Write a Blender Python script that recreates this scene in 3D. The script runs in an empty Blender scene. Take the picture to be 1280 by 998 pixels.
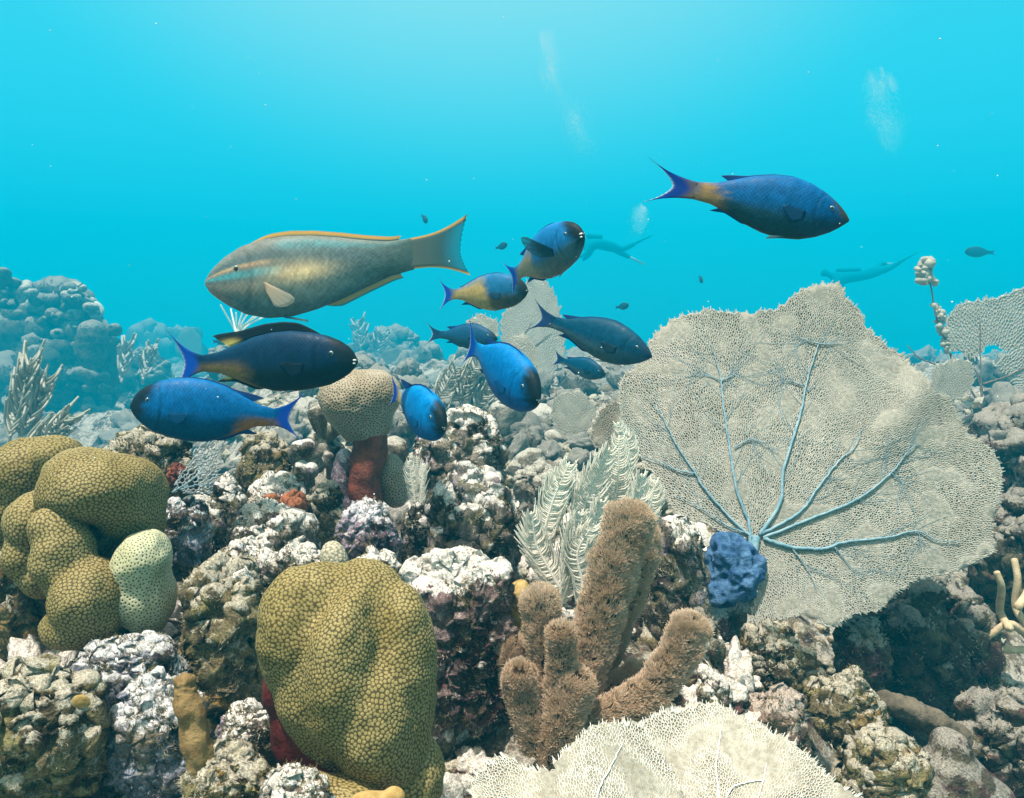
import bpy, bmesh, math, random
import numpy as np
from mathutils import Vector, Matrix, geometry, kdtree

S = bpy.context.scene
COL = S.collection
RNG = np.random.default_rng(7)

# ------------------------------------------------------------------ camera, light, water
CAM = np.array((0.0, 0.0, 0.75)); PITCH = math.radians(-4.0); FX = 1004.0
FWD = np.array((0, math.cos(PITCH), math.sin(PITCH))); UPV = np.array((0, -math.sin(PITCH), math.cos(PITCH))); RGT = np.array((1.0, 0, 0))
cd = bpy.data.cameras.new('camera'); cam = bpy.data.objects.new('camera', cd); COL.objects.link(cam)
cam.location = CAM; cam.rotation_euler = (math.pi/2 + PITCH, 0, 0)
cd.sensor_width = 36.0; cd.lens = 36.0*FX/1280.0; cd.clip_start = 0.05; cd.clip_end = 500
S.camera = cam

SUN_EL, SUN_AZ = 74.0, -138.0          # elevation, and bearing east of straight ahead
HAZE_DENSITY = 0.035
w = bpy.data.worlds.new('World'); S.world = w; w.use_nodes = True
nt = w.node_tree; nt.nodes.clear()
sky = nt.nodes.new('ShaderNodeTexSky'); sky.sky_type = 'NISHITA'; sky.sun_disc = False
sky.sun_elevation = math.radians(SUN_EL); sky.sun_rotation = math.radians(SUN_AZ)
mul = nt.nodes.new('ShaderNodeMix'); mul.data_type = 'RGBA'; mul.blend_type = 'MULTIPLY'; mul.inputs[0].default_value = 1.0
geo_ = nt.nodes.new('ShaderNodeTexCoord'); dot = nt.nodes.new('ShaderNodeVectorMath'); dot.operation = 'DOT_PRODUCT'; dot.inputs[1].default_value = (-0.03, math.cos(math.radians(40)), math.sin(math.radians(40)))
sep = nt.nodes.new('ShaderNodeSeparateXYZ'); mr1 = nt.nodes.new('ShaderNodeMapRange'); mr2 = nt.nodes.new('ShaderNodeMapRange'); mxm = nt.nodes.new('ShaderNodeMath'); mxm.operation = 'MAXIMUM'; tint = nt.nodes.new('ShaderNodeMix'); tint.data_type = 'RGBA'
mr1.interpolation_type = mr2.interpolation_type = 'SMOOTHSTEP'; mr1.inputs[1].default_value = 0.84; mr1.inputs[2].default_value = 1.0; mr2.inputs[1].default_value = 0.30; mr2.inputs[2].default_value = 0.85
tint.inputs[6].default_value = (0.62, 1.18, 0.80, 1); tint.inputs[7].default_value = (3.8, 2.2, 0.80, 1)     # water-filtered daylight: cyan low down, pale towards the surface ahead and overhead
nt.links.new(geo_.outputs['Generated'], dot.inputs[0]); nt.links.new(geo_.outputs['Generated'], sep.inputs[0]); nt.links.new(dot.outputs['Value'], mr1.inputs[0]); nt.links.new(sep.outputs[2], mr2.inputs[0])
nt.links.new(mr1.outputs[0], mxm.inputs[0]); nt.links.new(mr2.outputs[0], mxm.inputs[1]); nt.links.new(mxm.outputs[0], tint.inputs[0]); nt.links.new(tint.outputs[2], mul.inputs[7])
bg = nt.nodes.new('ShaderNodeBackground'); bg.inputs[1].default_value = 0.075
wo = nt.nodes.new('ShaderNodeOutputWorld')
nt.links.new(sky.outputs[0], mul.inputs[6]); nt.links.new(mul.outputs[2], bg.inputs[0]); nt.links.new(bg.outputs[0], wo.inputs[0])

sl = bpy.data.lights.new('sun', 'SUN'); sl.energy = 5.0; sl.angle = math.radians(2.5); sl.color = (1.0, 0.90, 0.76)
so = bpy.data.objects.new('sun', sl); COL.objects.link(so)
sd = Vector((math.sin(math.radians(SUN_AZ))*math.cos(math.radians(SUN_EL)), math.cos(math.radians(SUN_AZ))*math.cos(math.radians(SUN_EL)), math.sin(math.radians(SUN_EL))))
so.rotation_euler = sd.to_track_quat('Z', 'Y').to_euler(); so.location = (0, 0, 20)

vs = S.view_settings; S.display_settings.display_device = 'sRGB'
vs.view_transform = 'Standard'; vs.look = 'None'; vs.gamma = 1.0; vs.exposure = 1.80; vs.use_curve_mapping = False
cy = S.cycles
cy.use_denoising = True; cy.denoiser = 'OPENIMAGEDENOISE'; cy.denoising_prefilter = 'ACCURATE'
cy.max_bounces = 6; cy.diffuse_bounces = 2; cy.glossy_bounces = 2; cy.transmission_bounces = 3; cy.volume_bounces = 0; cy.transparent_max_bounces = 8
cy.sample_clamp_indirect = 4.0; cy.use_adaptive_sampling = False

# ------------------------------------------------------------------ numbers: noise and meshes
def W(px, py, d):
    """the place seen at pixel px,py of the photograph, d metres along the view axis"""
    return CAM + d*(FWD + (px-640.0)/FX*RGT + (499.0-py)/FX*UPV)

def far(d):
    """what lies beyond two metres stands well back in the haze"""
    return d if d < 2 else 2+(d-2)*4.3

_GT = np.random.default_rng(3).normal(size=(256, 3)); _GT = (_GT/np.linalg.norm(_GT, axis=1)[:, None]).astype(np.float32)
def _hash(ix, iy, iz, seed):
    h = (ix.astype(np.uint32)*np.uint32(374761393) + iy.astype(np.uint32)*np.uint32(668265263) + iz.astype(np.uint32)*np.uint32(2147483647 ^ 1274126177) + np.uint32((seed*2654435761) & 0xffffffff))
    h ^= h >> np.uint32(13); h *= np.uint32(1274126177); h ^= h >> np.uint32(16)
    return h
def perlin(P, seed=0):
    P = np.asarray(P, dtype=np.float32); out = np.empty(len(P), np.float32)
    for a in range(0, len(P), 200000):
        p = P[a:a+200000]; i = np.floor(p).astype(np.int64); f = p - i; u = f*f*f*(f*(f*6-15)+10); r = 0
        for dx in (0, 1):
            wx = u[:, 0] if dx else 1-u[:, 0]
            for dy in (0, 1):
                wy = u[:, 1] if dy else 1-u[:, 1]
                for dz in (0, 1):
                    wz = u[:, 2] if dz else 1-u[:, 2]
                    g = _GT[_hash(i[:, 0]+dx, i[:, 1]+dy, i[:, 2]+dz, seed) & np.uint32(255)]
                    r = r + wx*wy*wz*(g[:, 0]*(f[:, 0]-dx) + g[:, 1]*(f[:, 1]-dy) + g[:, 2]*(f[:, 2]-dz))
        out[a:a+200000] = r
    return out*1.6
def fbm(P, octv=4, seed=0, gain=0.5):
    P = np.asarray(P); s = 0; a = 1.0
    for k in range(octv):
        s = s + a*perlin(P*2.03**k, seed+k*17); a *= gain
    return s
def ridged(P, octv=3, seed=0, gain=0.5):
    P = np.asarray(P); s = 0; a = 1.0
    for k in range(octv):
        s = s + a*(1-2*np.abs(perlin(P*2.1**k, seed+k*31))); a *= gain
    return s
def worley(P, seed=0):
    """distance to the nearest seed and that seed's random number"""
    P = np.asarray(P, dtype=np.float32); F = np.empty(len(P), np.float32); R = np.empty(len(P), np.float32)
    for a in range(0, len(P), 200000):
        p = P[a:a+200000]; i = np.floor(p).astype(np.int64); best = np.full(len(p), 9.0, np.float32); rid = np.zeros(len(p), np.float32)
        for dx in (-1, 0, 1):
            for dy in (-1, 0, 1):
                for dz in (-1, 0, 1):
                    cx, cy_, cz = i[:, 0]+dx, i[:, 1]+dy, i[:, 2]+dz; h = _hash(cx, cy_, cz, seed)
                    qx = cx + (h & np.uint32(1023))/1023.0; qy = cy_ + ((h >> np.uint32(10)) & np.uint32(1023))/1023.0; qz = cz + ((h >> np.uint32(20)) & np.uint32(1023))/1023.0
                    d = (p[:, 0]-qx)**2 + (p[:, 1]-qy)**2 + (p[:, 2]-qz)**2
                    m = d < best; best = np.where(m, d, best).astype(np.float32); rid = np.where(m, ((h >> np.uint32(7)) & np.uint32(255))/255.0, rid)
        F[a:a+200000] = np.sqrt(best); R[a:a+200000] = rid
    return F, R
def sstep(a, b, x):
    t = np.clip((x-a)/(b-a), 0, 1); return t*t*(3-2*t)

_ico = {}
def ico(n):
    if n not in _ico:
        bm = bmesh.new(); bmesh.ops.create_icosphere(bm, subdivisions=n, radius=1.0)
        V = np.array([v.co[:] for v in bm.verts]); F = np.array([[v.index for v in f.verts] for f in bm.faces]); bm.free(); _ico[n] = (V, F)
    return _ico[n]
def vnormals(V, F):
    fn = np.cross(V[F[:, 1]]-V[F[:, 0]], V[F[:, 2]]-V[F[:, 0]]); N = np.zeros_like(V)
    for k in range(F.shape[1]):
        for c in range(3):
            N[:, c] += np.bincount(F[:, k], weights=fn[:, c], minlength=len(V))
    return N/np.maximum(np.linalg.norm(N, axis=1)[:, None], 1e-12)

def tag(o, label=None, cat=None, group=None, kind=None):
    for k, v in (('label', label), ('category', cat), ('group', group), ('kind', kind)):
        if v: o[k] = v
    return o
def mesh(name, V, F, mat, parent=None, origin=None, attrs=None, smooth=True):
    """ONE mesh object. V in world metres; origin is where its (or its parent's) base stands"""
    V = np.asarray(V, dtype=np.float64); org = np.zeros(3) if origin is None else np.asarray(origin, dtype=float)
    me = bpy.data.meshes.new(name); F = np.asarray(F, dtype=np.int32); k = F.shape[1]
    me.vertices.add(len(V)); me.vertices.foreach_set('co', (V-org).astype(np.float32).ravel())
    me.loops.add(F.size); me.loops.foreach_set('vertex_index', F.ravel())
    me.polygons.add(len(F)); me.polygons.foreach_set('loop_start', np.arange(0, F.size, k, dtype=np.int32))
    if smooth: me.polygons.foreach_set('use_smooth', np.ones(len(F), dtype=bool))
    me.update(calc_edges=True)
    for an, av in (attrs or {}).items():
        av = np.asarray(av, dtype=np.float32)
        if av.ndim == 1:
            me.attributes.new(an, 'FLOAT', 'POINT').data.foreach_set('value', av)
        elif an == 'Col':
            c4 = np.ones((len(V), 4), np.float32); c4[:, :3] = np.clip(av, 0, 1); me.attributes.new(an, 'FLOAT_COLOR', 'POINT').data.foreach_set('color', c4.ravel())
        else:
            me.attributes.new(an, 'FLOAT_VECTOR', 'POINT').data.foreach_set('vector', av.ravel())
    me.materials.append(mat)
    o = bpy.data.objects.new(name, me); COL.objects.link(o)
    if parent is not None: o.parent = parent
    else: o.location = org
    return o
def empty(name, loc, label, cat, group=None):
    o = bpy.data.objects.new(name, None); COL.objects.link(o); o.location = loc; o.empty_display_size = 0.05
    return tag(o, label, cat, group)

class Geo:
    """collects tubes, balls and strips that belong to one part"""
    def __init__(s): s.V = []; s.F = []; s.A = []; s.n = 0
    def add(s, V, F, a=0.0):
        s.V.append(np.asarray(V)); s.F.append(np.asarray(F)+s.n); s.A.append(np.broadcast_to(np.asarray(a, dtype=float), (len(V),))); s.n += len(V)
    def tube(s, P, R, sides=6, a=0.0, cap=True):
        P = np.asarray(P, dtype=float); R = np.broadcast_to(np.asarray(R, dtype=float), (len(P),)).copy()
        if cap:
            t0 = P[1]-P[0]; t1 = P[-1]-P[-2]; t0 = t0/np.linalg.norm(t0); t1 = t1/np.linalg.norm(t1)
            P = np.vstack([P[0]-t0*R[0]*0.5, P, P[-1]+t1*R[-1]*0.35, P[-1]+t1*R[-1]*0.6]); R = np.concatenate([[R[0]*0.02], R, [R[-1]*0.8, R[-1]*0.03]])
        T = np.gradient(P, axis=0); T /= np.maximum(np.linalg.norm(T, axis=1)[:, None], 1e-12)
        ref = np.array((0, 0, 1.0)) if abs(T.mean(0)[2]) < 0.85*np.linalg.norm(T.mean(0))+1e-9 else np.array((0, 1.0, 0))
        U = np.cross(T, ref); U /= np.maximum(np.linalg.norm(U, axis=1)[:, None], 1e-12); B = np.cross(T, U)
        th = np.arange(sides)/sides*2*math.pi
        V = P[:, None, :] + R[:, None, None]*(np.cos(th)[None, :, None]*U[:, None, :] + np.sin(th)[None, :, None]*B[:, None, :])
        n = len(P); i = np.arange(n-1)[:, None]*sides; j = np.arange(sides)[None, :]; j2 = (j+1) % sides
        F = np.stack([i+j, i+j2, i+sides+j2, i+sides+j], -1).reshape(-1, 4)
        aa = a if np.ndim(a) == 0 else np.repeat(np.interp(np.linspace(0, 1, n), np.linspace(0, 1, len(a)), a), sides)
        s.add(V.reshape(-1, 3), F, aa)
    def segs(s, A, B, RA, RB, sides=3, a=0.0):
        """many straight thin tubes at once"""
        A = np.asarray(A); B = np.asarray(B); m = len(A); T = B-A; T = T/np.maximum(np.linalg.norm(T, axis=1)[:, None], 1e-12)
        ref = np.where(np.abs(T[:, 1:2]) > 0.9, np.array([[1.0, 0, 0]]), np.array([[0, 1.0, 0]])); U = np.cross(T, ref); U /= np.maximum(np.linalg.norm(U, axis=1)[:, None], 1e-12); Q = np.cross(T, U)
        th = np.arange(sides)/sides*2*math.pi + 0.5
        ring = np.cos(th)[None, :, None]*U[:, None, :] + np.sin(th)[None, :, None]*Q[:, None, :]
        RA = np.broadcast_to(RA, (m,))[:, None, None]; RB = np.broadcast_to(RB, (m,))[:, None, None]
        V = np.concatenate([A[:, None, :]+RA*ring, B[:, None, :]+RB*ring], 1).reshape(-1, 3)
        i = np.arange(m)[:, None]*2*sides; j = np.arange(sides)[None, :]; j2 = (j+1) % sides
        F = np.stack([i+j, i+j2, i+sides+j2, i+sides+j], -1).reshape(-1, 4)
        s.add(V, F, np.repeat(np.broadcast_to(a, (m,)), 2*sides))
    def build(s, name, mat, parent=None, origin=None, attr='a', smooth=True):
        return mesh(name, np.vstack(s.V), np.vstack(s.F), mat, parent, origin, {attr: np.concatenate(s.A)}, smooth)

def spline(pts, n):
    """a smooth line through pts (any dimension), n points"""
    P = np.asarray(pts, dtype=float)
    if len(P) == 2: return P[0]+(P[1]-P[0])*np.linspace(0, 1, n)[:, None]
    E = np.vstack([2*P[0]-P[1], P, 2*P[-1]-P[-2]]); t = np.linspace(0, len(P)-1-1e-9, n); k = t.astype(int); f = (t-k)[:, None]
    a, b, c, d = E[k], E[k+1], E[k+2], E[k+3]
    return 0.5*(2*b + (c-a)*f + (2*a-5*b+4*c-d)*f**2 + (3*b-a-3*c+d)*f**3)

# ------------------------------------------------------------------ materials
class NT:
    def __init__(s, name):
        s.m = bpy.data.materials.new(name); s.m.use_nodes = True; s.t = s.m.node_tree; s.t.nodes.clear()
        s.out = s.N('ShaderNodeOutputMaterial'); s.b = s.N('ShaderNodeBsdfPrincipled'); s.L(s.b.outputs[0], s.out.inputs[0])
    def N(s, t, **kw):
        n = s.t.nodes.new(t)
        for k, v in kw.items(): setattr(n, k, v)
        return n
    def L(s, a, b): s.t.links.new(a, b)
    def put(s, i, v):
        if isinstance(v, bpy.types.NodeSocket): s.L(v, i)
        else: i.default_value = v if np.ndim(v) == 0 or len(v) == len(i.default_value) else (*v, 1.0)
    def coord(s, rand=True):
        tc = s.N('ShaderNodeTexCoord')
        if not rand: return tc.outputs['Object']
        oi = s.N('ShaderNodeObjectInfo'); m = s.N('ShaderNodeMath', operation='MULTIPLY'); s.L(oi.outputs['Random'], m.inputs[0]); m.inputs[1].default_value = 37.0
        v = s.N('ShaderNodeVectorMath', operation='ADD'); s.L(tc.outputs['Object'], v.inputs[0]); s.L(m.outputs[0], v.inputs[1]); return v.outputs[0]
    def noise(s, vec, scale, detail=4, rough=0.55, dist=0.0):
        n = s.N('ShaderNodeTexNoise'); s.L(vec, n.inputs['Vector']); n.inputs['Scale'].default_value = scale; n.inputs['Detail'].default_value = detail; n.inputs['Roughness'].default_value = rough; n.inputs['Distortion'].default_value = dist
        return n.outputs['Fac']
    def voro(s, vec, scale, feature='F1', rnd=1.0):
        n = s.N('ShaderNodeTexVoronoi', feature=feature); s.L(vec, n.inputs['Vector']); n.inputs['Scale'].default_value = scale; n.inputs['Randomness'].default_value = rnd
        return n.outputs['Distance']
    def rng(s, x, a, b, c=0.0, d=1.0, smooth=True):
        n = s.N('ShaderNodeMapRange', interpolation_type='SMOOTHSTEP' if smooth else 'LINEAR'); s.put(n.inputs[0], x)
        for k, v in zip((1, 2, 3, 4), (a, b, c, d)): n.inputs[k].default_value = v
        return n.outputs[0]
    def math(s, op, a, b=0.0):
        n = s.N('ShaderNodeMath', operation=op); s.put(n.inputs[0], a); s.put(n.inputs[1], b); return n.outputs[0]
    def mix(s, f, a, b, mode='MIX'):
        n = s.N('ShaderNodeMix', data_type='RGBA', blend_type=mode); s.put(n.inputs[0], f); s.put(n.inputs[6], a); s.put(n.inputs[7], b); return n.outputs[2]
    def attr(s, name, out='Fac'):
        n = s.N('ShaderNodeAttribute'); n.attribute_name = name; return n.outputs[out]
    def bump(s, h, dist, strength=1.0, prev=None):
        n = s.N('ShaderNodeBump'); n.inputs['Strength'].default_value = strength; n.inputs['Distance'].default_value = dist; s.L(h, n.inputs['Height'])
        if prev is not None: s.L(prev, n.inputs['Normal'])
        return n.outputs[0]
    def done(s, col, rough=0.8, normal=None, spec=0.3, trans=None, sss=None):
        s.put(s.b.inputs['Base Color'], col); s.put(s.b.inputs['Roughness'], rough); s.b.inputs['Specular IOR Level'].default_value = spec
        if normal is not None: s.L(normal, s.b.inputs['Normal'])
        if trans is not None:
            tr = s.N('ShaderNodeBsdfTranslucent'); s.put(tr.inputs[0], trans[1]); mx = s.N('ShaderNodeMixShader'); mx.inputs[0].default_value = trans[0]
            if normal is not None: s.L(normal, tr.inputs['Normal'])
            s.L(s.b.outputs[0], mx.inputs[1]); s.L(tr.outputs[0], mx.inputs[2]); s.L(mx.outputs[0], s.out.inputs[0])
        return s.m

def rock_mat(name, dark, mid, turf, crust_toplit, crust_amt=1.0, patch=None, spots=0.35):
    """reef rock: turf and bare stone in patches, a pale crusting with painted top light where the mesh carries one, specks and holes"""
    dark, mid, turf = (tuple(k*x for x in c_) for k, c_ in ((0.5, dark), (1.2, mid), (1.15, turf)))
    n = NT(name); v = n.coord()
    n1 = n.noise(v, 9, 6, 0.6, 0.6); n2 = n.noise(v, 26, 6, 0.65, 0.4); n3 = n.noise(v, 95, 5, 0.7); n4 = n.noise(v, 300, 3, 0.6)
    c = n.mix(n.rng(n1, 0.40, 0.60), dark, mid)
    c = n.mix(n.rng(n2, 0.47, 0.63), c, turf)
    c = n.mix(n.math('MULTIPLY', n.rng(n.noise(v, 48, 4, 0.7, 0.8), 0.55, 0.68), 0.75), c, dark)
    if patch:
        c = n.mix(n.math('MULTIPLY', n.rng(n.noise(v, 14, 5, 0.65, 1.0), 0.56, 0.64), 0.85), c, patch)
    sp = n.math('MULTIPLY', n.rng(n3, 0.55, 0.68), min(1.0, spots*1.7))
    c = n.mix(sp, c, crust_toplit)
    cr = n.attr('crust_toplit'); edge = n.math('ADD', cr, n.math('MULTIPLY', n.math('SUBTRACT', n2, 0.5), 1.3))
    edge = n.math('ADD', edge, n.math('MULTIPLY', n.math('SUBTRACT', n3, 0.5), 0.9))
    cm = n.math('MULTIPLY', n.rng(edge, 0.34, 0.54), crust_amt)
    cc = n.mix(n.rng(n.noise(v, 60, 5, 0.7, 0.6), 0.46, 0.70), crust_toplit, n.mix(0.45, crust_toplit, turf))
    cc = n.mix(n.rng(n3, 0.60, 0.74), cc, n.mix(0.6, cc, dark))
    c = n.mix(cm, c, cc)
    c = n.mix(n.rng(n4, 0.36, 0.62), n.mix(1.0, c, (0.55, 0.53, 0.51), 'MULTIPLY'), c); c = n.mix(n.math('MULTIPLY', n.rng(n.noise(v, 150, 4, 0.75, 0.5), 0.58, 0.68), 0.5), c, dark)
    b = n.bump(n2, 0.010, 0.7); b = n.bump(n3, 0.006, 1.0, b); b = n.bump(n4, 0.0025, 1.0, b)
    return n.done(c, 0.85, b, 0.2)

M = {}
M['pale_rock'] = rock_mat('pale_rock', (0.040, 0.030, 0.028), (0.20, 0.18, 0.16), (0.14, 0.13, 0.075), (0.74, 0.73, 0.72), 1.0, (0.34, 0.28, 0.37))
M['maroon_rock'] = rock_mat('maroon_rock', (0.030, 0.012, 0.014), (0.13, 0.055, 0.060), (0.12, 0.105, 0.06), (0.74, 0.73, 0.72), 1.0, (0.17, 0.045, 0.06), 0.25)
M['block_rock'] = rock_mat('block_rock', (0.055, 0.028, 0.030), (0.19, 0.14, 0.145), (0.16, 0.13, 0.09), (0.76, 0.75, 0.74), 1.0, (0.15, 0.045, 0.06), 0.35)
M['lavender_rock'] = rock_mat('lavender_rock', (0.085, 0.060, 0.085), (0.30, 0.27, 0.36), (0.22, 0.16, 0.20), (0.66, 0.66, 0.74), 1.0, None, 0.5)
M['turf_rock'] = rock_mat('turf_rock', (0.035, 0.028, 0.018), (0.15, 0.125, 0.07), (0.21, 0.19, 0.085), (0.50, 0.48, 0.42), 0.85, (0.24, 0.15, 0.035), 0.45)
M['blue_rock'] = rock_mat('blue_rock', (0.05, 0.04, 0.06), (0.22, 0.25, 0.33), (0.19, 0.17, 0.13), (0.66, 0.69, 0.75), 0.9, (0.17, 0.12, 0.10), 0.55)
M['dark_rock'] = rock_mat('dark_rock', (0.020, 0.017, 0.015), (0.075, 0.066, 0.05), (0.11, 0.10, 0.06), (0.34, 0.33, 0.31), 0.8, (0.11, 0.05, 0.055), 0.30)
M['pink_rock'] = rock_mat('pink_rock', (0.05, 0.035, 0.03), (0.22, 0.16, 0.13), (0.20, 0.15, 0.10), (0.52, 0.46, 0.42), 0.8, (0.28, 0.13, 0.11), 0.4)
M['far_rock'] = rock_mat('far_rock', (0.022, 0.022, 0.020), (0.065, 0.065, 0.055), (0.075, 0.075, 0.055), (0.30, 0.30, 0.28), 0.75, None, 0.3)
M['grey_coral'] = rock_mat('grey_coral', (0.10, 0.10, 0.09), (0.24, 0.23, 0.20), (0.20, 0.19, 0.15), (0.52, 0.52, 0.48), 0.8, None, 0.3)
def seabed_mat():
    return rock_mat('seabed', (0.04, 0.03, 0.024), (0.15, 0.125, 0.095), (0.17, 0.15, 0.08), (0.46, 0.45, 0.42), 0.85, (0.13, 0.055, 0.055), 0.4)
M['seabed'] = seabed_mat()
M['pale_rubble'] = rock_mat('pale_rubble', (0.05, 0.04, 0.032), (0.20, 0.175, 0.14), (0.20, 0.18, 0.09), (0.72, 0.70, 0.68), 1.0, (0.20, 0.10, 0.10), 0.5)

def polyp_mat(name, ring, groove, centre, tint, e0=0.10, e1=0.34):
    """star coral: rings of polyps; the mesh carries how far each point lies from its polyp's centre"""
    n = NT(name); a = n.attr('cell'); v = n.coord()
    c = n.mix(n.rng(a, e0, e1), centre, ring); c = n.mix(n.rng(a, 0.62, 0.86), c, groove)
    big = n.noise(v, 14, 4, 0.6); c = n.mix(n.rng(big, 0.40, 0.66), c, n.mix(1.0, c, tint, 'MULTIPLY'))
    f = n.noise(v, 420, 3, 0.6); c = n.mix(n.rng(f, 0.3, 0.7), n.mix(1.0, c, (0.72, 0.72, 0.70), 'MULTIPLY'), c)
    b = n.bump(f, 0.0008, 0.6)
    return n.done(c, 0.7, b, 0.25)
M['star_coral'] = polyp_mat('star_coral', (0.285, 0.235, 0.10), (0.075, 0.056, 0.018), (0.165, 0.125, 0.048), (0.80, 0.78, 0.62))
M['green_star_coral'] = polyp_mat('green_star_coral', (0.44, 0.45, 0.31), (0.42, 0.43, 0.30), (0.05, 0.055, 0.035), (0.75, 0.75, 0.65), 0.34, 0.56)
M['pitted_coral'] = polyp_mat('pitted_coral', (0.36, 0.325, 0.26), (0.31, 0.28, 0.22), (0.035, 0.027, 0.02), (0.72, 0.68, 0.58), 0.40, 0.60)
M['pale_star_coral'] = polyp_mat('pale_star_coral', (0.42, 0.40, 0.32), (0.20, 0.18, 0.13), (0.25, 0.22, 0.16), (0.8, 0.8, 0.75))

def plain_mat(name, col, col2, scale, bump=0.002, rough=0.7, trans=None, spec=0.3, bscale=None):
    n = NT(name); v = n.coord(); f = n.noise(v, scale, 5, 0.65, 0.5); g = n.noise(v, bscale or scale*4, 4, 0.65)
    c = n.mix(n.rng(f, 0.36, 0.66), col, col2); b = n.bump(g, bump, 0.8)
    return n.done(c, rough, b, spec, trans)
M['red_sponge'] = plain_mat('red_sponge', (0.075, 0.016, 0.010), (0.19, 0.050, 0.026), 40, 0.006)
M['deep_red'] = plain_mat('deep_red', (0.045, 0.0025, 0.003), (0.10, 0.008, 0.006), 30, 0.004, 0.6)
M['orange_sponge'] = plain_mat('orange_sponge', (0.16, 0.05, 0.022), (0.30, 0.105, 0.045), 45, 0.005)
M['blue_sponge'] = plain_mat('blue_sponge', (0.018, 0.060, 0.16), (0.075, 0.165, 0.31), 38, 0.007, 0.8, None, 0.15)
M['yellow_sponge'] = plain_mat('yellow_sponge', (0.26, 0.17, 0.05), (0.36, 0.27, 0.11), 60, 0.002)
M['brown_sponge'] = plain_mat('brown_sponge', (0.15, 0.095, 0.040), (0.24, 0.165, 0.075), 50, 0.003, 0.85, None, 0.15)
M['grey_sponge'] = plain_mat('grey_sponge', (0.060, 0.050, 0.036), (0.12, 0.10, 0.075), 22, 0.006, 0.85)
M['white_plume'] = plain_mat('white_plume', (0.86, 0.86, 0.80), (0.90, 0.90, 0.86), 40, 0.001, 0.7, (0.5, (0.85, 0.84, 0.76, 1)))
M['grey_plume'] = plain_mat('grey_plume', (0.30, 0.30, 0.25), (0.38, 0.37, 0.32), 30, 0.001, 0.7, (0.2, (0.45, 0.45, 0.4, 1)))
M['far_coral'] = plain_mat('far_coral', (0.20, 0.20, 0.18), (0.32, 0.32, 0.29), 10, 0.004)
M['branch_dark'] = plain_mat('branch_dark', (0.10, 0.06, 0.04), (0.17, 0.11, 0.07), 60, 0.002)
M['octo_tan'] = plain_mat('octo_tan', (0.34, 0.27, 0.17), (0.46, 0.38, 0.26), 60, 0.002)
def fuzz_mat():
    n = NT('polyp_fuzz'); a = n.attr('a'); v = n.coord(); f = n.noise(v, 30, 3)
    c = n.mix(a, (0.44, 0.32, 0.23), (0.87, 0.72, 0.59)); c = n.mix(n.rng(f, 0.4, 0.65), c, n.mix(1.0, c, (0.8, 0.76, 0.7), 'MULTIPLY'))
    return n.done(c, 0.8, None, 0.15, (0.45, (0.75, 0.61, 0.45, 1)))
M['fuzz'] = fuzz_mat()
M['fuzz_core'] = plain_mat('fuzz_core', (0.085, 0.05, 0.025), (0.14, 0.085, 0.045), 60, 0.002)
def fan_mat(name, col, col2, tr, tfac=0.42, hole=False):
    n = NT(name); v = n.coord(); f = n.noise(v, 7, 5, 0.6, 0.4); g = n.noise(v, 160, 4, 0.7); h = n.noise(v, 420, 3, 0.6)
    c = n.mix(n.rng(f, 0.38, 0.64), col, col2); c = n.mix(n.rng(g, 0.32, 0.66), n.mix(1.0, c, (0.66, 0.65, 0.62), 'MULTIPLY'), c)
    b = n.bump(g, 0.003, 0.8); b = n.bump(h, 0.001, 0.7, b)
    return n.done(c, 0.8, b, 0.15, (tfac, tr))
M['fan_sheet'] = fan_mat('fan_sheet', (0.48, 0.48, 0.44), (0.58, 0.58, 0.53), (0.40, 0.38, 0.30, 1), 0.45)
M['fan_net'] = fan_mat('fan_net', (0.55, 0.55, 0.51), (0.64, 0.64, 0.60), (0.50, 0.48, 0.40, 1), 0.35)
M['fan_beige'] = fan_mat('fan_beige', (0.42, 0.41, 0.36), (0.50, 0.49, 0.44), (0.55, 0.53, 0.46, 1), 0.35)
M['fan_white'] = fan_mat('fan_white', (0.76, 0.76, 0.72), (0.82, 0.82, 0.79), (0.7, 0.7, 0.66, 1), 0.30)
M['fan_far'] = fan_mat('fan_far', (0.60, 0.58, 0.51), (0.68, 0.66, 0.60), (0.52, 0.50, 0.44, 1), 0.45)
M['fan_blue'] = fan_mat('fan_blue', (0.38, 0.46, 0.52), (0.46, 0.54, 0.58), (0.4, 0.46, 0.5, 1), 0.3)
M['vein'] = plain_mat('fan_vein', (0.11, 0.23, 0.31), (0.22, 0.33, 0.39), 60, 0.0012, 0.65)
M['vein_white'] = plain_mat('fan_vein_white', (0.60, 0.62, 0.62), (0.68, 0.68, 0.66), 60, 0.0012, 0.65)

def fish_mat(name, scale_bump=1.0, rough=0.38, spec=0.5):
    n = NT(name); c = n.attr('Col', 'Color'); v = n.attr('suv', 'Vector')
    d = n.voro(v, 1.0, 'F1', 0.12); e = n.voro(v, 1.0, 'DISTANCE_TO_EDGE', 0.12); t = n.N('ShaderNodeTexCoord').outputs['Object']; f = n.noise(t, 90, 4, 0.6)
    c = n.mix(n.math('MULTIPLY', n.rng(e, 0.0, 0.16, 1.0, 0.0), 0.75*scale_bump), c, n.mix(1.0, c, (0.35, 0.4, 0.45), 'MULTIPLY'))
    c = n.mix(n.rng(f, 0.35, 0.7), n.mix(1.0, c, (0.78, 0.80, 0.82), 'MULTIPLY'), c)
    b = n.bump(n.math('SUBTRACT', 1.0, d), 0.0012*scale_bump, 0.5)
    return n.done(c, n.rng(f, 0.3, 0.7, rough-0.08, rough+0.14), b, spec)
M['fish'] = fish_mat('fish_skin', 0.45, 0.5, 0.10); M['parrot'] = fish_mat('parrotfish_skin', 0.38, 0.55, 0.15)
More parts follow.
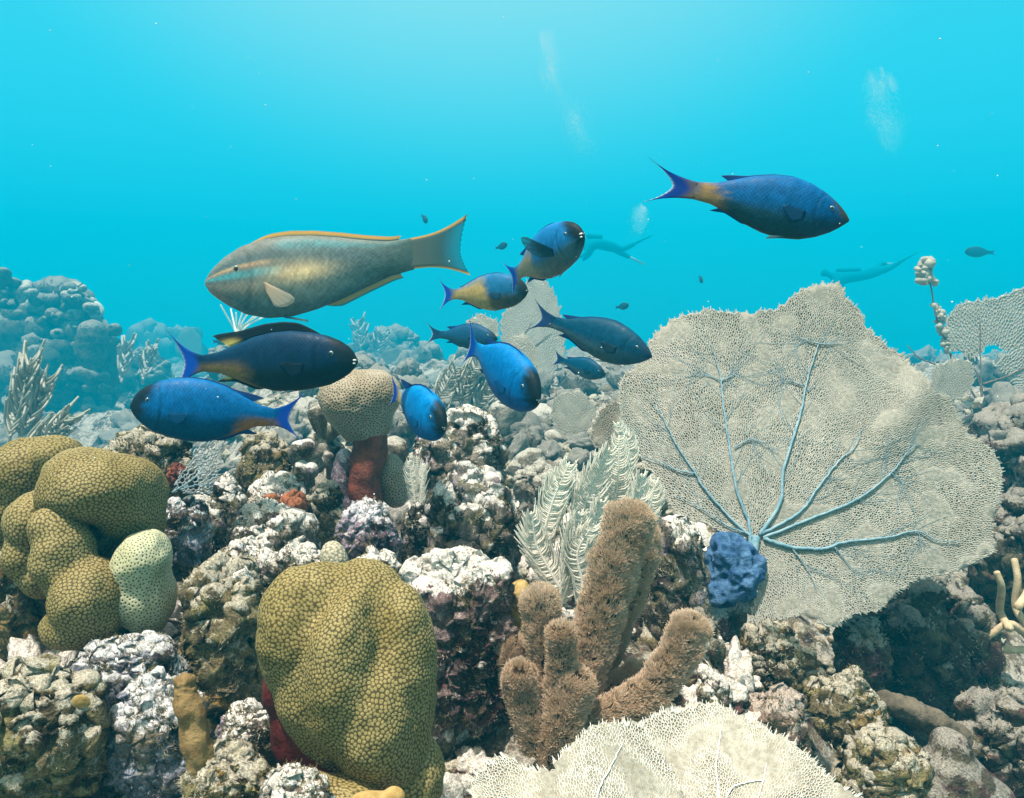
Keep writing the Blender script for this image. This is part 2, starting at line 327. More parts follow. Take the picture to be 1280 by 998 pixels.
def fin_mat():
    n = NT('fin'); c = n.attr('Col', 'Color'); u = n.attr('suv', 'Vector')
    wv = n.N('ShaderNodeTexWave', wave_type='BANDS', bands_direction='X'); n.L(u, wv.inputs['Vector']); wv.inputs['Scale'].default_value = 1.0; wv.inputs['Distortion'].default_value = 0.6
    c2 = n.mix(n.math('MULTIPLY', wv.outputs['Fac'], 0.22), c, n.mix(1.0, c, (0.45, 0.45, 0.5), 'MULTIPLY'))
    b = n.bump(wv.outputs['Fac'], 0.0005, 0.4); n.done(c2, 0.6, b, 0.12, (0.25, c2)); last = n.out.inputs[0].links[0].from_socket
    tr = n.N('ShaderNodeBsdfTransparent'); mx = n.N('ShaderNodeMixShader'); n.L(n.attr('al'), mx.inputs[0]); n.L(last, mx.inputs[1]); n.L(tr.outputs[0], mx.inputs[2]); n.L(mx.outputs[0], n.out.inputs[0]); return n.m
M['fin'] = fin_mat()
def flat_mat(name, col, rough=0.5, spec=0.5):
    n = NT(name); v = n.coord(); f = n.noise(v, 200, 3); return n.done(n.mix(f, col, tuple(0.85*x for x in col)), rough, n.bump(f, 0.0004, 0.4), spec)
M['eye'] = flat_mat('eye_ring', (0.16, 0.24, 0.27), 0.25); M['pupil'] = flat_mat('pupil_black', (0.006, 0.006, 0.008), 0.08, 0.8); M['beak'] = flat_mat('beak_white', (0.70, 0.72, 0.70), 0.35)
M['speck'] = flat_mat('drifting_speck', (0.75, 0.78, 0.76), 0.7); M['bubble'] = flat_mat('bubble', (0.85, 0.88, 0.88), 0.15, 0.8)
M['wetsuit_hazed'] = flat_mat('wetsuit_hazed', (0.0, 0.16, 0.23), 0.9, 0.03); M['tank'] = flat_mat('tank_hazed', (0.0, 0.15, 0.21), 0.9, 0.03); M['pale_fin'] = flat_mat('pale_fin', (0.20, 0.36, 0.42), 0.9, 0.05)  # sea haze mixed into the suit and tank colours so the divers fade

# ------------------------------------------------------------------ the water's haze and the sea floor
def box_mesh(name, lo, hi, mat):
    V = np.array([(x, y, z) for x in (lo[0], hi[0]) for y in (lo[1], hi[1]) for z in (lo[2], hi[2])], dtype=float)
    F = [(0, 1, 3, 2), (4, 6, 7, 5), (0, 4, 5, 1), (2, 3, 7, 6), (0, 2, 6, 4), (1, 5, 7, 3)]
    return mesh(name, V, F, mat, smooth=False)
hm = bpy.data.materials.new('haze_water'); hm.use_nodes = True; ht = hm.node_tree; ht.nodes.clear()
pv = ht.nodes.new('ShaderNodeVolumePrincipled'); ho = ht.nodes.new('ShaderNodeOutputMaterial'); ht.links.new(pv.outputs[0], ho.inputs['Volume'])
pv.inputs['Color'].default_value = (0.0, 0.575, 1.0, 1); pv.inputs['Density'].default_value = HAZE_DENSITY; pv.inputs['Anisotropy'].default_value = 0.0
HAZE_TOP = 20.5
tag(box_mesh('haze', (-140, -6, -9), (140, 140, HAZE_TOP), hm), 'cyan haze of clear sea water over the whole reef', None, None, 'stuff')

def ground(x, y, fine=True):
    x = np.asarray(x, dtype=float); y = np.asarray(y, dtype=float); P = np.stack([x, y, 0*x], 1)
    z = 0.17 + 0.0*x
    z = z - 0.42*sstep(0.22, 0.95, x-0.12*(y-1.2))*(1-sstep(2.1, 3.0, y))           # the slope down on the right
    z = z + 0.05*sstep(0.95, 1.3, y)*(1-sstep(1.9, 2.6, y))*(1-sstep(0.25, 0.5, x))
    z = z + 0.06*sstep(-0.2, -0.8, x)*(1-sstep(2, 3, y))
    z = z + 0.10*sstep(2.5, 8, y) - 0.6*sstep(12, 32, y) - 4.0*sstep(34, 90, y)      # the reef flat behind, falling away into the blue
    bear = x/np.maximum(y, 0.3); z = z - 0.75*sstep(-0.28, -0.45, bear)*sstep(1.8, 4.5, y)*(1-sstep(20, 32, y))
    far_ = sstep(2.5, 10, y)
    z = z + (0.05+0.30*far_)*fbm(P/(0.9+1.6*far_[:, None]), 2, 5) + 0.055*fbm(P/0.34, 3, 9)
    if fine:
        F1, r1 = worley(P/0.17, 4); z = z + (0.075)*(0.55-F1)*(1-far_)*(0.4+r1)
        F2, r2 = worley(P/0.065 + 5, 6); F3, r3 = worley(P/0.55+9, 3); z = z + 0.30*far_*(0.5-F3)*(0.3+r3)
        z = z + 0.030*(0.5-F2)*(0.3+r2) + 0.012*fbm(P/0.05, 3, 21) + 0.006*ridged(P/0.02, 2, 24)
    return z
APX = -0.8
na, nr = 1050, 720
th = np.linspace(-1.12, 1.12, na); rr = 0.85*(135.0/0.85)**np.linspace(0, 1, nr)
TH, RR = np.meshgrid(th, rr, indexing='ij'); gx = (np.sin(TH)*RR).ravel(); gy = (APX+np.cos(TH)*RR).ravel()
gz = ground(gx, gy); V = np.stack([gx, gy, gz], 1)
i = np.arange(na-1)[:, None]*nr; j = np.arange(nr-1)[None, :]
F = np.stack([i+j, i+nr+j, i+nr+j+1, i+j+1], -1).reshape(-1, 4)
cr = 0.42 + 0.30*fbm(V/0.16, 3, 44)
tag(mesh('seabed', V, F, M['seabed'], attrs={'crust_toplit': cr}), 'rough reef floor of broken coral rock', None, None, 'structure')

# loose rubble: nobody could count it, one object
def rubble(name, label, spots, mat, sub=3, seed=0, rough_=0.0035):
    r = np.random.default_rng(seed); D, Fi = ico(sub); base = []
    for k in range(8):
        rad = (np.sum(np.abs(D)**r.uniform(2, 3.4), 1))**(-1/3.0); rad = rad*(1+0.35*perlin(D*1.6+k*9, seed+k)+0.22*fbm(D*3.4+k*5, 2, seed+k+40))
        base.append(D*rad[:, None])
    VV, FF, n, C = [], [], 0, []
    for (x, y, s) in spots:
        a = r.uniform(0, 6.28, 3); R = np.array(Matrix.Rotation(a[0], 3, 'X') @ Matrix.Rotation(a[1], 3, 'Z') @ Matrix.Rotation(a[2], 3, 'Y'))
        v = (base[r.integers(8)]*(s*r.uniform(0.7, 1.5), s*r.uniform(0.6, 1.0), s*r.uniform(0.5, 0.9))) @ R.T
        z = float(ground(np.array([x]), np.array([y]))[0]) if False else GZ(x, y)
        VV.append(v + (x, y, z+0.15*s)); FF.append(Fi+n); n += len(D); C.append(r.uniform(0.0, 0.25)+0.6*sstep(0.0, 0.8, (v/np.maximum(np.linalg.norm(v, axis=1)[:, None], 1e-9))[:, 2]))  # upper sides paler: coating plus top light put into the colour
    V = np.vstack(VV); V = V + rough_*fbm(V/(6*rough_), 3, seed+3)[:, None]*np.array((0.8, 0.6, 1.0))
    return tag(mesh(name, V, np.vstack(FF), mat, attrs={'crust_toplit': np.concatenate(C)}), label, None, None, 'stuff')
def GZ(x, y):
    """height of the built floor at x,y"""
    a = (math.atan2(x, y-APX)+1.12)/2.24*(na-1); b = math.log(math.hypot(x, y-APX)/0.85)/math.log(135.0/0.85)*(nr-1)
    return float(gz[int(np.clip(round(a), 0, na-1))*nr + int(np.clip(round(b), 0, nr-1))])
r = np.random.default_rng(21); sp = []
while len(sp) < 1500:
    d = 0.55*(7.0/0.55)**r.uniform(0, 1)**0.8; x = d*r.uniform(-0.72, 0.75); sp.append((x, d, (0.010+0.018*r.random()**2.0)*(0.75+0.35*d)))
rubble('rubble', 'loose chips of broken coral lying over the reef floor', sp, M['turf_rock'], 3, 5)
r = np.random.default_rng(24); sp = []
while len(sp) < 620:
    d = 0.6*(2.8/0.6)**r.uniform(0, 1)**0.75; x = d*r.uniform(-0.70, 0.30); sp.append((x, d, (0.016+0.026*r.random()**1.6)*(0.65+0.4*d)))
rubble('coral_rubble', 'pale broken lumps of dead coral filling the gaps between the rocks', sp, M['pale_rubble'], 4, 7, 0.008)
r = np.random.default_rng(22); sp = []  # far lumps
while len(sp) < 800:
    d = 3.5*(34/3.5)**r.uniform(0, 1); x = d*r.uniform(-0.75, 0.75); sp.append((x, d, (0.04+0.16*r.random()**2)*(0.5+d/12)))
rubble('far_reef_rubble', 'far off lumps of coral fading into blue water', sp, M['far_rock'], 4, 6, 0.06)

# ------------------------------------------------------------------ reef rocks
def rock_shape(box, d, seed, deep=0.8, sub=6, pw=2.6, lump=0.16, knob=0.010, pit=0.6, fine=1.0, lean=0.0, down=0.25, rot=0.0):
    """a weathered boulder filling the pixel box at distance d; goes on below the box into the reef"""
    r = np.random.default_rng(seed); D, F = ico(sub)
    x0, y0, x1, y1 = box; y1 = y1 + down*(y1-y0); c = W((x0+x1)/2, (y0+y1)/2, d); hx = (x1-x0)/2*d/FX; hz = (y1-y0)/2*d/FX; hy = deep*(hx+hz)/2
    Q = np.array(Matrix.Rotation(r.uniform(-0.5, 0.5), 3, 'Z') @ Matrix.Rotation(r.uniform(-0.35, 0.35), 3, 'X') @ Matrix.Rotation(rot+r.uniform(-0.15, 0.15), 3, 'Y'))
    E = D @ Q; rad = (np.sum(np.abs(E)**pw, 1))**(-1/pw)
    o = r.uniform(0, 50, 3); rad = rad*(1 + 1.25*lump*fbm(D*1.15+o, 3, seed, 0.55) + 0.6*lump*ridged(D*1.9+o, 2, seed+1))
    V = D*rad[:, None]; V = V/np.abs(V).max(0)
    V = V*(hx, hy, hz); V[:, 0] += lean*V[:, 2]
    N = vnormals(V, F); s = (hx+hy+hz)/3; Pw = V + o
    smooth_n = N.copy()
    wq = Pw + 0.35*s*np.stack([perlin(Pw/(0.5*s), seed+21), perlin(Pw/(0.5*s)+7, seed+22), perlin(Pw/(0.5*s)+13, seed+23)], 1)
    h = 0.13*s*ridged(wq/(0.75*s), 4, seed+2, 0.55) + 0.07*s*fbm(wq/(0.3*s), 3, seed+9)
    if knob: f1, q1 = worley(wq/(4.2*knob), seed+3); h = h + knob*1.1*(0.5-f1)*np.clip(2.2*q1-0.9, 0, 1.2)
    f2, q2 = worley(Pw/0.030, seed+4); h = h - pit*0.013*sstep(0.55, 0.22, f2)*(q2 > 0.5)
    f3, q3 = worley(Pw/0.011+3, seed+5); h = h + fine*(0.0036*(0.5-f3)*np.clip(2*q3-0.6, 0, 1) + 0.0042*ridged(Pw/0.020, 3, seed+6, 0.62))
    V = V + N*h[:, None]
    mn, mx = V.min(0), V.max(0); mid = (mn+mx)/2; V = (V-mid)*(np.array((hx, hy, hz))/((mx-mn)/2))
    crust_toplit = 0.10 + 0.62*sstep(0.15, 0.75, smooth_n[:, 2]) + 0.16*fbm(Pw/(0.8*s), 3, seed+8)  # encrusted, and painted paler on upward faces as sunlit tops
    return V+c, F, crust_toplit, c, (hx, hy, hz)
TURF = []
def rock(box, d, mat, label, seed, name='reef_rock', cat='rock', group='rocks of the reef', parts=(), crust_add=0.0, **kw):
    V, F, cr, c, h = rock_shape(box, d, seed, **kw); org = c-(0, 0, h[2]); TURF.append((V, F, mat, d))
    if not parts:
        return tag(mesh(name, V, F, M[mat], origin=org, attrs={'crust_toplit': cr+crust_add}), label, cat, group)
    e = empty(name, org, label, cat, group); mesh('body', V, F, M[mat], e, org, {'crust_toplit': cr+crust_add})
    for k, (pn, pb, dd, pm, kw2) in enumerate(parts):
        V2, F2, cr2, _, _ = rock_shape(pb, d+dd, seed+50+k, **{**dict(sub=5, down=0, knob=0.006, pit=0.3), **kw2}); mesh(pn, V2, F2, M[pm], e, org, {'crust_toplit': cr2})
    return e

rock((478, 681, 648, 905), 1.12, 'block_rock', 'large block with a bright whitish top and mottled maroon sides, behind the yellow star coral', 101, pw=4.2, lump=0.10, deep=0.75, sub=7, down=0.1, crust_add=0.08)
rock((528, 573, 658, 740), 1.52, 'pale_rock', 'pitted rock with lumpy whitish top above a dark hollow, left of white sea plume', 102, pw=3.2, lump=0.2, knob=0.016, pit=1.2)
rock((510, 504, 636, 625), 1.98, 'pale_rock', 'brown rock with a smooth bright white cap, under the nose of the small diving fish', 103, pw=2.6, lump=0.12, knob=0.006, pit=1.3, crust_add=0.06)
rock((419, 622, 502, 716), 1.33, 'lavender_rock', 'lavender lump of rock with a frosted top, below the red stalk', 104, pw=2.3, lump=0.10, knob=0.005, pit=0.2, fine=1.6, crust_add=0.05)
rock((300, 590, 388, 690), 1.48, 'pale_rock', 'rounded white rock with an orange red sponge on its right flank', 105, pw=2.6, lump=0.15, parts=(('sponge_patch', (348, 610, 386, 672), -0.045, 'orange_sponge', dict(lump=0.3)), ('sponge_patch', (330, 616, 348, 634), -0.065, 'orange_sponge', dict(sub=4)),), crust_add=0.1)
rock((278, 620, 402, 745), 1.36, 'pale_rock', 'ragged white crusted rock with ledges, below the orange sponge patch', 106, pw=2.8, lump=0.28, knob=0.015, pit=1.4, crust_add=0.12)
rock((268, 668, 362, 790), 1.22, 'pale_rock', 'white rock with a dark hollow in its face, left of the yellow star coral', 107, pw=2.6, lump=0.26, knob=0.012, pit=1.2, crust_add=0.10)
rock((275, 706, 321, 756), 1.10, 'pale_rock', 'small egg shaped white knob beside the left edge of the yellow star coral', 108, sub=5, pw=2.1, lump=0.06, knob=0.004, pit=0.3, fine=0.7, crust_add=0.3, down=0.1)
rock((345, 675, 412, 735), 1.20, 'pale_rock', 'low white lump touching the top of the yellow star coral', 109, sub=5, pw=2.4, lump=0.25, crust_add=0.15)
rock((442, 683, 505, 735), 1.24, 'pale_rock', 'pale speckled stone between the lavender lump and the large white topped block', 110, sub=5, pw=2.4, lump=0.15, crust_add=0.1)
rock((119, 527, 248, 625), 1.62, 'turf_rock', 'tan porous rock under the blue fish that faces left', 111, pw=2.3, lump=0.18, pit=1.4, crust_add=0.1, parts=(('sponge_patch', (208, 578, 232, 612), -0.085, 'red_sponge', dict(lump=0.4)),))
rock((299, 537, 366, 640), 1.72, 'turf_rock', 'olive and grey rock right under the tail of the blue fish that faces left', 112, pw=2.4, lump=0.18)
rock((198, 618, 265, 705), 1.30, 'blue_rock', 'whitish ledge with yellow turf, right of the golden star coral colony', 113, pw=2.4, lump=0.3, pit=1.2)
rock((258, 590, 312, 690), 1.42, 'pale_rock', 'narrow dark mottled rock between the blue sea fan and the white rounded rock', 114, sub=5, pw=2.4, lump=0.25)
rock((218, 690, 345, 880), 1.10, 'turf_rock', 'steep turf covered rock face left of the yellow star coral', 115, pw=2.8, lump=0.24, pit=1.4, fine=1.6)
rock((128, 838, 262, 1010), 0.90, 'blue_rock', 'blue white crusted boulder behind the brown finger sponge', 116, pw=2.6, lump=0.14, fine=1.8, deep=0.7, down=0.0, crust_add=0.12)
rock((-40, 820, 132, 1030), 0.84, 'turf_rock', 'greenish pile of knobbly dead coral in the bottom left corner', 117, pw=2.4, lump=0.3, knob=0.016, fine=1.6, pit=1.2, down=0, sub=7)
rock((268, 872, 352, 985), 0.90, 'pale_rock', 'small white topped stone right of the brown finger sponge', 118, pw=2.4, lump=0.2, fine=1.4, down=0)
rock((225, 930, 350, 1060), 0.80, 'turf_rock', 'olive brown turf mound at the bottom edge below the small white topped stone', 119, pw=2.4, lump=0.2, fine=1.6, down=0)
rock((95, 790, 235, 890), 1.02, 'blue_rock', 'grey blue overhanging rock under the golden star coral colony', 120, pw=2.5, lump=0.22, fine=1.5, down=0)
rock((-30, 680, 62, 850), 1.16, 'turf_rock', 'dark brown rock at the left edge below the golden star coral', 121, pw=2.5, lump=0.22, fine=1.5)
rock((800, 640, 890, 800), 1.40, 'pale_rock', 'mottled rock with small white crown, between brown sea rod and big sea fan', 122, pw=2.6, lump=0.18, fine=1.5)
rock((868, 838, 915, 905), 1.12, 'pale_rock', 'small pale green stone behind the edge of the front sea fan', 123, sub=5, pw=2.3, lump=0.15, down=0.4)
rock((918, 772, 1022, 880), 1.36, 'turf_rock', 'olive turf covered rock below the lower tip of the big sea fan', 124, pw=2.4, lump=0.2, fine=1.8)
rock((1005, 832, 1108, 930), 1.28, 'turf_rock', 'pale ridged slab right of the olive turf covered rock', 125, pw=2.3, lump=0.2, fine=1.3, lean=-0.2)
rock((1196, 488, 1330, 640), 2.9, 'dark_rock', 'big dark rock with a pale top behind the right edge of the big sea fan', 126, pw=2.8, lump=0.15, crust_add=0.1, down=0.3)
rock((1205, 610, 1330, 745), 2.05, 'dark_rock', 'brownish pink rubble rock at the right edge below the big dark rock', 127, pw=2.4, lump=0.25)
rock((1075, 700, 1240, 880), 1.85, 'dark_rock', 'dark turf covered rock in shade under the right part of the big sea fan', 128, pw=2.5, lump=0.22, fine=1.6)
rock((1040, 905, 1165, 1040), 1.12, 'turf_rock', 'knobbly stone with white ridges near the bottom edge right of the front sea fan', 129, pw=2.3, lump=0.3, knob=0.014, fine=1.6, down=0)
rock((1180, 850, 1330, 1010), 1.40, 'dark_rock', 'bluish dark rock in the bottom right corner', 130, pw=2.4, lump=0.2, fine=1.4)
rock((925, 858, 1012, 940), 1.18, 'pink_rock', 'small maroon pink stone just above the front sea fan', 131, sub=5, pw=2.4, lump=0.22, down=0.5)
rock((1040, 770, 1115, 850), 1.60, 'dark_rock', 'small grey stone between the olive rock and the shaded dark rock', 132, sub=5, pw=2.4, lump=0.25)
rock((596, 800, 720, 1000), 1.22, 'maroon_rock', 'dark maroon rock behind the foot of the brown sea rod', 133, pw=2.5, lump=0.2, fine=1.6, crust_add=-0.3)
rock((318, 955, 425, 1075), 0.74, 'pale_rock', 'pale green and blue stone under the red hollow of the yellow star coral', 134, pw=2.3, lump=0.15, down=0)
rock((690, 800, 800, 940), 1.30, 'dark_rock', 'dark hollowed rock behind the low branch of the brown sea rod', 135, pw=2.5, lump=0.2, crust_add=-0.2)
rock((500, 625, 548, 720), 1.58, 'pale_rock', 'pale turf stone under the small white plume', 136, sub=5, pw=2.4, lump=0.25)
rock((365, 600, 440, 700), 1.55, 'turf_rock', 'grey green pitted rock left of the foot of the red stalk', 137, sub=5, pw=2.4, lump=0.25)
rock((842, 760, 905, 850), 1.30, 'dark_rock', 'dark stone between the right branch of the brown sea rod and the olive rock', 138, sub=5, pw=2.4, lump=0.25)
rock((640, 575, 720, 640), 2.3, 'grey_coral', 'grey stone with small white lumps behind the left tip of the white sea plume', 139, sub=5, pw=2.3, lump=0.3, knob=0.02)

# short turf algae on the rocks: nobody could count the blades
r = np.random.default_rng(55); gt = {'algae_turf': Geo(), 'pale_turf': Geo()}
for V, F, mat, d in TURF:
    if d > 2: continue
    a_, b_, c_ = V[F[:, 0]], V[F[:, 1]], V[F[:, 2]]; fn = np.cross(b_-a_, c_-a_); ar = np.linalg.norm(fn, axis=1); fn = fn/np.maximum(ar, 1e-12)[:, None]; ctr = (a_+b_+c_)/3
    msk = (fbm(ctr/0.03+3, 3, 71) > 0.12) & (fn[:, 1] < 0.35); f = np.nonzero(msk)[0]; n = int(min(2600, ar[f].sum()/2/(0.0034*d)**2)); f = r.choice(f, n, p=ar[f]/ar[f].sum()); ln = (0.0022+0.0045*r.random(n)**2)*(0.5+0.5*d); p = ctr[f]
    kd_ = fbm(p/0.05, 2, 72) > 0.1
    for nm, mk in (('algae_turf', ~kd_), ('pale_turf', kd_)):
        q = p[mk]; m = len(q); v = fn[f][mk] + r.normal(0, 0.55, (m, 3)) + (0, 0, 0.35); v /= np.linalg.norm(v, axis=1)[:, None]; gt[nm].segs(q-v*0.001, q+v*ln[mk][:, None], 0.00055*d, 0.00028*d, 3)
for nm, col, c2, lab in (('algae_turf', (0.10, 0.085, 0.035), (0.20, 0.17, 0.08), 'short olive turf of algae on the rocks'), ('pale_turf', (0.30, 0.27, 0.20), (0.42, 0.39, 0.30), 'short pale turf of algae and hydroids on the rocks')):
    tag(gt[nm].build(nm, plain_mat(nm, col, c2, 60, 0.001, 0.8, None, 0.1)), lab, None, None, 'stuff')

# ------------------------------------------------------------------ smooth lobed corals
def blob(lobes, sub=6, k=0.012, org=None):
    """the outside of a few ellipsoids melted together: (x, y, z, rx, ry, rz) in metres"""
    D, F = ico(sub); Lb = np.array(lobes, dtype=float); c = Lb[:, :3]; r = Lb[:, 3:]; o = np.average(c, axis=0, weights=r.prod(1)) if org is None else np.asarray(org)
    R = np.max(np.linalg.norm(c-o, axis=1)+r.max(1))*1.05; t = np.full(len(D), R); 
    for _ in range(40):
        P = o + D*t[:, None]; sds = []
        for ci, ri in zip(c, r):
            q = (P-ci)/ri; k0 = np.linalg.norm(q, axis=1); k1 = np.linalg.norm(q/ri, axis=1); sds.append(k0*(k0-1)/np.maximum(k1, 1e-9))
        sds = np.array(sds); m = sds.min(0); s = m - k*np.log(np.exp(-(sds-m)/k).sum(0))
        t = np.maximum(t - 0.75*s, 0.0)
    return o + D*t[:, None], F
def px_lobes(d, L):
    """lobes given as (px, py, nearer by, rx px, ry px, depth radius px)"""
    out = []
    for (px, py, dd, rx, ry, rd) in L:
        q = d-dd; c = W(px, py, q); out.append((*c, rx*q/FX, rd*q/FX, ry*q/FX))
    return out
def polyps(V, F, pitch, seed=0):
    """evenly spaced polyp centres on the surface, and how far each vertex lies from the nearest one (0 centre, 1 border)"""
    r = np.random.default_rng(seed); a, b, c = V[F[:, 0]], V[F[:, 1]], V[F[:, 2]]; ar = np.linalg.norm(np.cross(b-a, c-a), axis=1)/2
    n = int(min(ar.sum()/(pitch*pitch)*7, 130000)); f = r.choice(len(F), n, p=ar/ar.sum()); u, v = r.random(n), r.random(n); m = u+v > 1; u[m] = 1-u[m]; v[m] = 1-v[m]
    P = a[f] + (b[f]-a[f])*u[:, None] + (c[f]-a[f])*v[:, None]; g = {}; keep = []; q = pitch*0.86
    cell = np.floor(P/q).astype(int); Pl = P.tolist()
    for i, (cx, cy_, cz) in enumerate(cell.tolist()):
        p = Pl[i]; ok = True
        for dx in (-1, 0, 1):
            for dy in (-1, 0, 1):
                for dz in (-1, 0, 1):
                    for o in g.get((cx+dx, cy_+dy, cz+dz), ()):
                        if (o[0]-p[0])**2+(o[1]-p[1])**2+(o[2]-p[2])**2 < q*q: ok = False; break
                    if not ok: break
                if not ok: break
            if not ok: break
        if ok: g.setdefault((cx, cy_, cz), []).append(p); keep.append(p)
    kd = kdtree.KDTree(len(keep))
    for i, p in enumerate(keep): kd.insert(p, i)
    kd.balance(); f1 = np.empty(len(V)); f2 = np.empty(len(V))
    for i, p in enumerate(V.tolist()):
        h = kd.find_n(p, 2); f1[i] = h[0][2]; f2[i] = h[1][2]
    return np.clip(np.minimum(f1/np.maximum((f1+f2)/2, 1e-9), f1/(0.56*pitch)), 0, 1)
def coral_lobe(name, lobes, mat, parent, org, sub=6, k=0.012, pitch=0.0047, depth=0.0011, seed=0, wob=0.004, pits=False, **extra):
    V, F = blob(lobes, sub, k); N = vnormals(V, F); V = V + N*(wob*fbm(V/(12*wob+0.002), 3, seed))[:, None]
    at = {'crust_toplit': 0.12+0.5*sstep(0.15, 0.8, N[:, 2])}  # upward faces paler: light from above painted into the coral's colour
    if pitch:
        a = polyps(V, F, pitch, seed); at['cell'] = a
        h = -sstep(0.62, 0.2, a) if pits else (0.35*sstep(0.05, 0.30, a)+0.65*sstep(0.98, 0.55, a)-0.5)
        V = V + N*(depth*h)[:, None]
    return mesh(name, V, F, M[mat], parent, org, at)

# the yellow star coral in front
D0 = 0.86; org = W(435, 985, D0)
e = empty('star_coral', org, 'large yellow brown star coral dome with a red hollow at its left foot', 'coral', 'golden star corals')
coral_lobe('dome', px_lobes(D0, [(372, 792, 0.012, 50, 80, 58), (402, 745, 0.0, 44, 40, 48), (452, 740, -0.006, 46, 42, 46), (506, 835, 0.004, 42, 104, 56), (425, 845, 0.040, 42, 92, 60), (468, 905, 0.036, 50, 78, 58), (440, 800, 0.036, 30, 60, 50), (480, 778, 0.0, 36, 56, 44), (395, 860, 0.02, 44, 66, 50), (488, 935, 0.02, 48, 50, 50), (440, 870, 0.0, 90, 110, 60)]), 'star_coral', e, org, 8, 0.0045, 0.0037, 0.0008, 3)
coral_lobe('side_lobe', px_lobes(D0-0.01, [(528, 965, -0.01, 28, 45, 40), (490, 990, 0.01, 45, 34, 40)]), 'star_coral', e, org, 6, 0.008, 0.0037, 0.0008, 4)
coral_lobe('base_lobe', px_lobes(D0-0.07, [(365, 990, 0, 36, 26, 40), (425, 1000, 0.0, 44, 24, 40)]), 'star_coral', e, org, 6, 0.008, 0.0037, 0.0008, 5)
coral_lobe('hollow', px_lobes(D0+0.02, [(352, 848, 0.015, 22, 36, 40), (385, 915, 0.02, 46, 44, 40), (415, 955, 0.02, 30, 36, 40)]), 'deep_red', e, org, 5, 0.010, 0, seed=6)
coral_lobe('yellow_crust', px_lobes(D0-0.085, [(468, 1002, 0.0, 22, 10, 16), (494, 997, 0, 14, 12, 12), (446, 1004, 0, 12, 8, 10)]), 'yellow_sponge', e, org, 5, 0.003, 0, seed=8, wob=0.006)

# the golden colony on the left
D1 = 1.16; org = W(120, 800, D1)
e = empty('star_coral', org, 'golden star coral colony of several domes and columns on the left', 'coral', 'golden star corals')
coral_lobe('back_dome', px_lobes(D1+0.10, [(36, 592, 0, 40, 42, 56), (70, 572, 0.0, 32, 26, 40), (8, 640, 0, 36, 54, 50), (40, 640, 0, 30, 30, 40)]), 'star_coral', e, org, 7, 0.006, 0.0046, 0.0009, 11, wob=0.0065)
coral_lobe('main_dome', px_lobes(D1, [(122, 606, 0.02, 60, 44, 74), (162, 622, 0.0, 37, 50, 60), (104, 588, 0, 40, 28, 50), (184, 660, -0.02, 17, 44, 36), (92, 630, 0.03, 30, 30, 50)]), 'star_coral', e, org, 8, 0.007, 0.0044, 0.0009, 12, wob=0.0065)
coral_lobe('left_column', px_lobes(D1-0.03, [(48, 648, 0, 32, 34, 46), (40, 692, 0, 24, 36, 40), (56, 720, 0, 20, 26, 36)]), 'star_coral', e, org, 7, 0.006, 0.0044, 0.0009, 13, wob=0.0065)
coral_lobe('front_column', px_lobes(D1-0.07, [(72, 660, 0, 26, 30, 40), (80, 700, 0.01, 34, 44, 46), (112, 745, 0.02, 42, 46, 50), (100, 780, 0.01, 40, 26, 46), (128, 772, 0.01, 28, 26, 40)]), 'star_coral', e, org, 8, 0.006, 0.0044, 0.0009, 14, wob=0.0065)
coral_lobe('green_column', px_lobes(D1-0.05, [(180, 698, 0, 31, 34, 42), (188, 748, -0.01, 28, 46, 42), (162, 745, 0, 24, 34, 38), (160, 712, 0.01, 18, 20, 30)]), 'green_star_coral', e, org, 7, 0.006, 0.0046, 0.0010, 15, pits=True)
V, F, cr, c_, h_ = rock_shape((40, 625, 212, 860), D1+0.03, 160, deep=0.45, lump=0.2, fine=1.6, down=0); mesh('dead_base', V, F, M['turf_rock'], e, org, {'crust_toplit': cr-0.35})

# the capped stalk in the middle
D2 = 1.70; org = W(452, 650, D2)
e = empty('capped_coral', org, 'mushroom shaped coral head with a dotted white cap on a dark red sponge covered stalk', 'coral')
coral_lobe('cap', px_lobes(D2, [(446, 502, 0, 43, 36, 46), (470, 492, 0, 32, 28, 36), (432, 496, 0, 28, 26, 34), (455, 530, 0, 32, 26, 30)]), 'pitted_coral', e, org, 7, 0.010, 0.0056, 0.0022, 21, pits=True)
coral_lobe('red_stalk', px_lobes(D2, [(463, 552, 0, 17, 44, 22), (458, 592, 0.008, 18, 34, 24), (462, 624, 0, 20, 28, 26), (468, 560, 0, 13, 40, 20), (450, 612, 0.01, 13, 16, 18)]), 'red_sponge', e, org, 6, 0.005, 0, seed=22, wob=0.010)
coral_lobe('white_side', px_lobes(D2+0.01, [(432, 596, 0.0, 16, 34, 24), (444, 640, 0, 26, 26, 28)]), 'lavender_rock', e, org, 6, 0.012, 0, seed=23, wob=0.008)

# small bumpy knob and other little corals
def simple_coral(name, label, cat, d, L, mat, sub=6, k=0.01, pitch=0, group=None, seed=0, wob=0.004, pits=False, depth=0.0012):
    q = far(d)/d; d = far(d); k = k*q; wob = wob*q
    lb = px_lobes(d, L); V0 = np.array(lb); org = np.array((V0[:, 0].mean(), V0[:, 1].mean(), (V0[:, 2]-V0[:, 5]).min()))
    o = coral_lobe(name, lb, mat, None, org, sub, k, pitch, depth, seed, wob, pits); return tag(o, label, cat, group)
simple_coral('cone_coral', 'small beige cone shaped coral peeping over the yellow star coral', 'coral', 1.18, [(416, 692, 0, 14, 16, 14), (417, 706, 0, 16, 20, 16)], 'pale_star_coral', 5, 0.006, 0.005)
simple_coral('boulder_coral', 'grey boulder coral with two rounded bumps under the blue fish pointing down', 'coral', 2.65, [(672, 527, 0, 30, 20, 28), (650, 540, 0, 18, 18, 22), (694, 535, 0, 16, 14, 20)], 'grey_coral', 5, 0.012, 0, 'grey boulder corals', 31, 0.008)
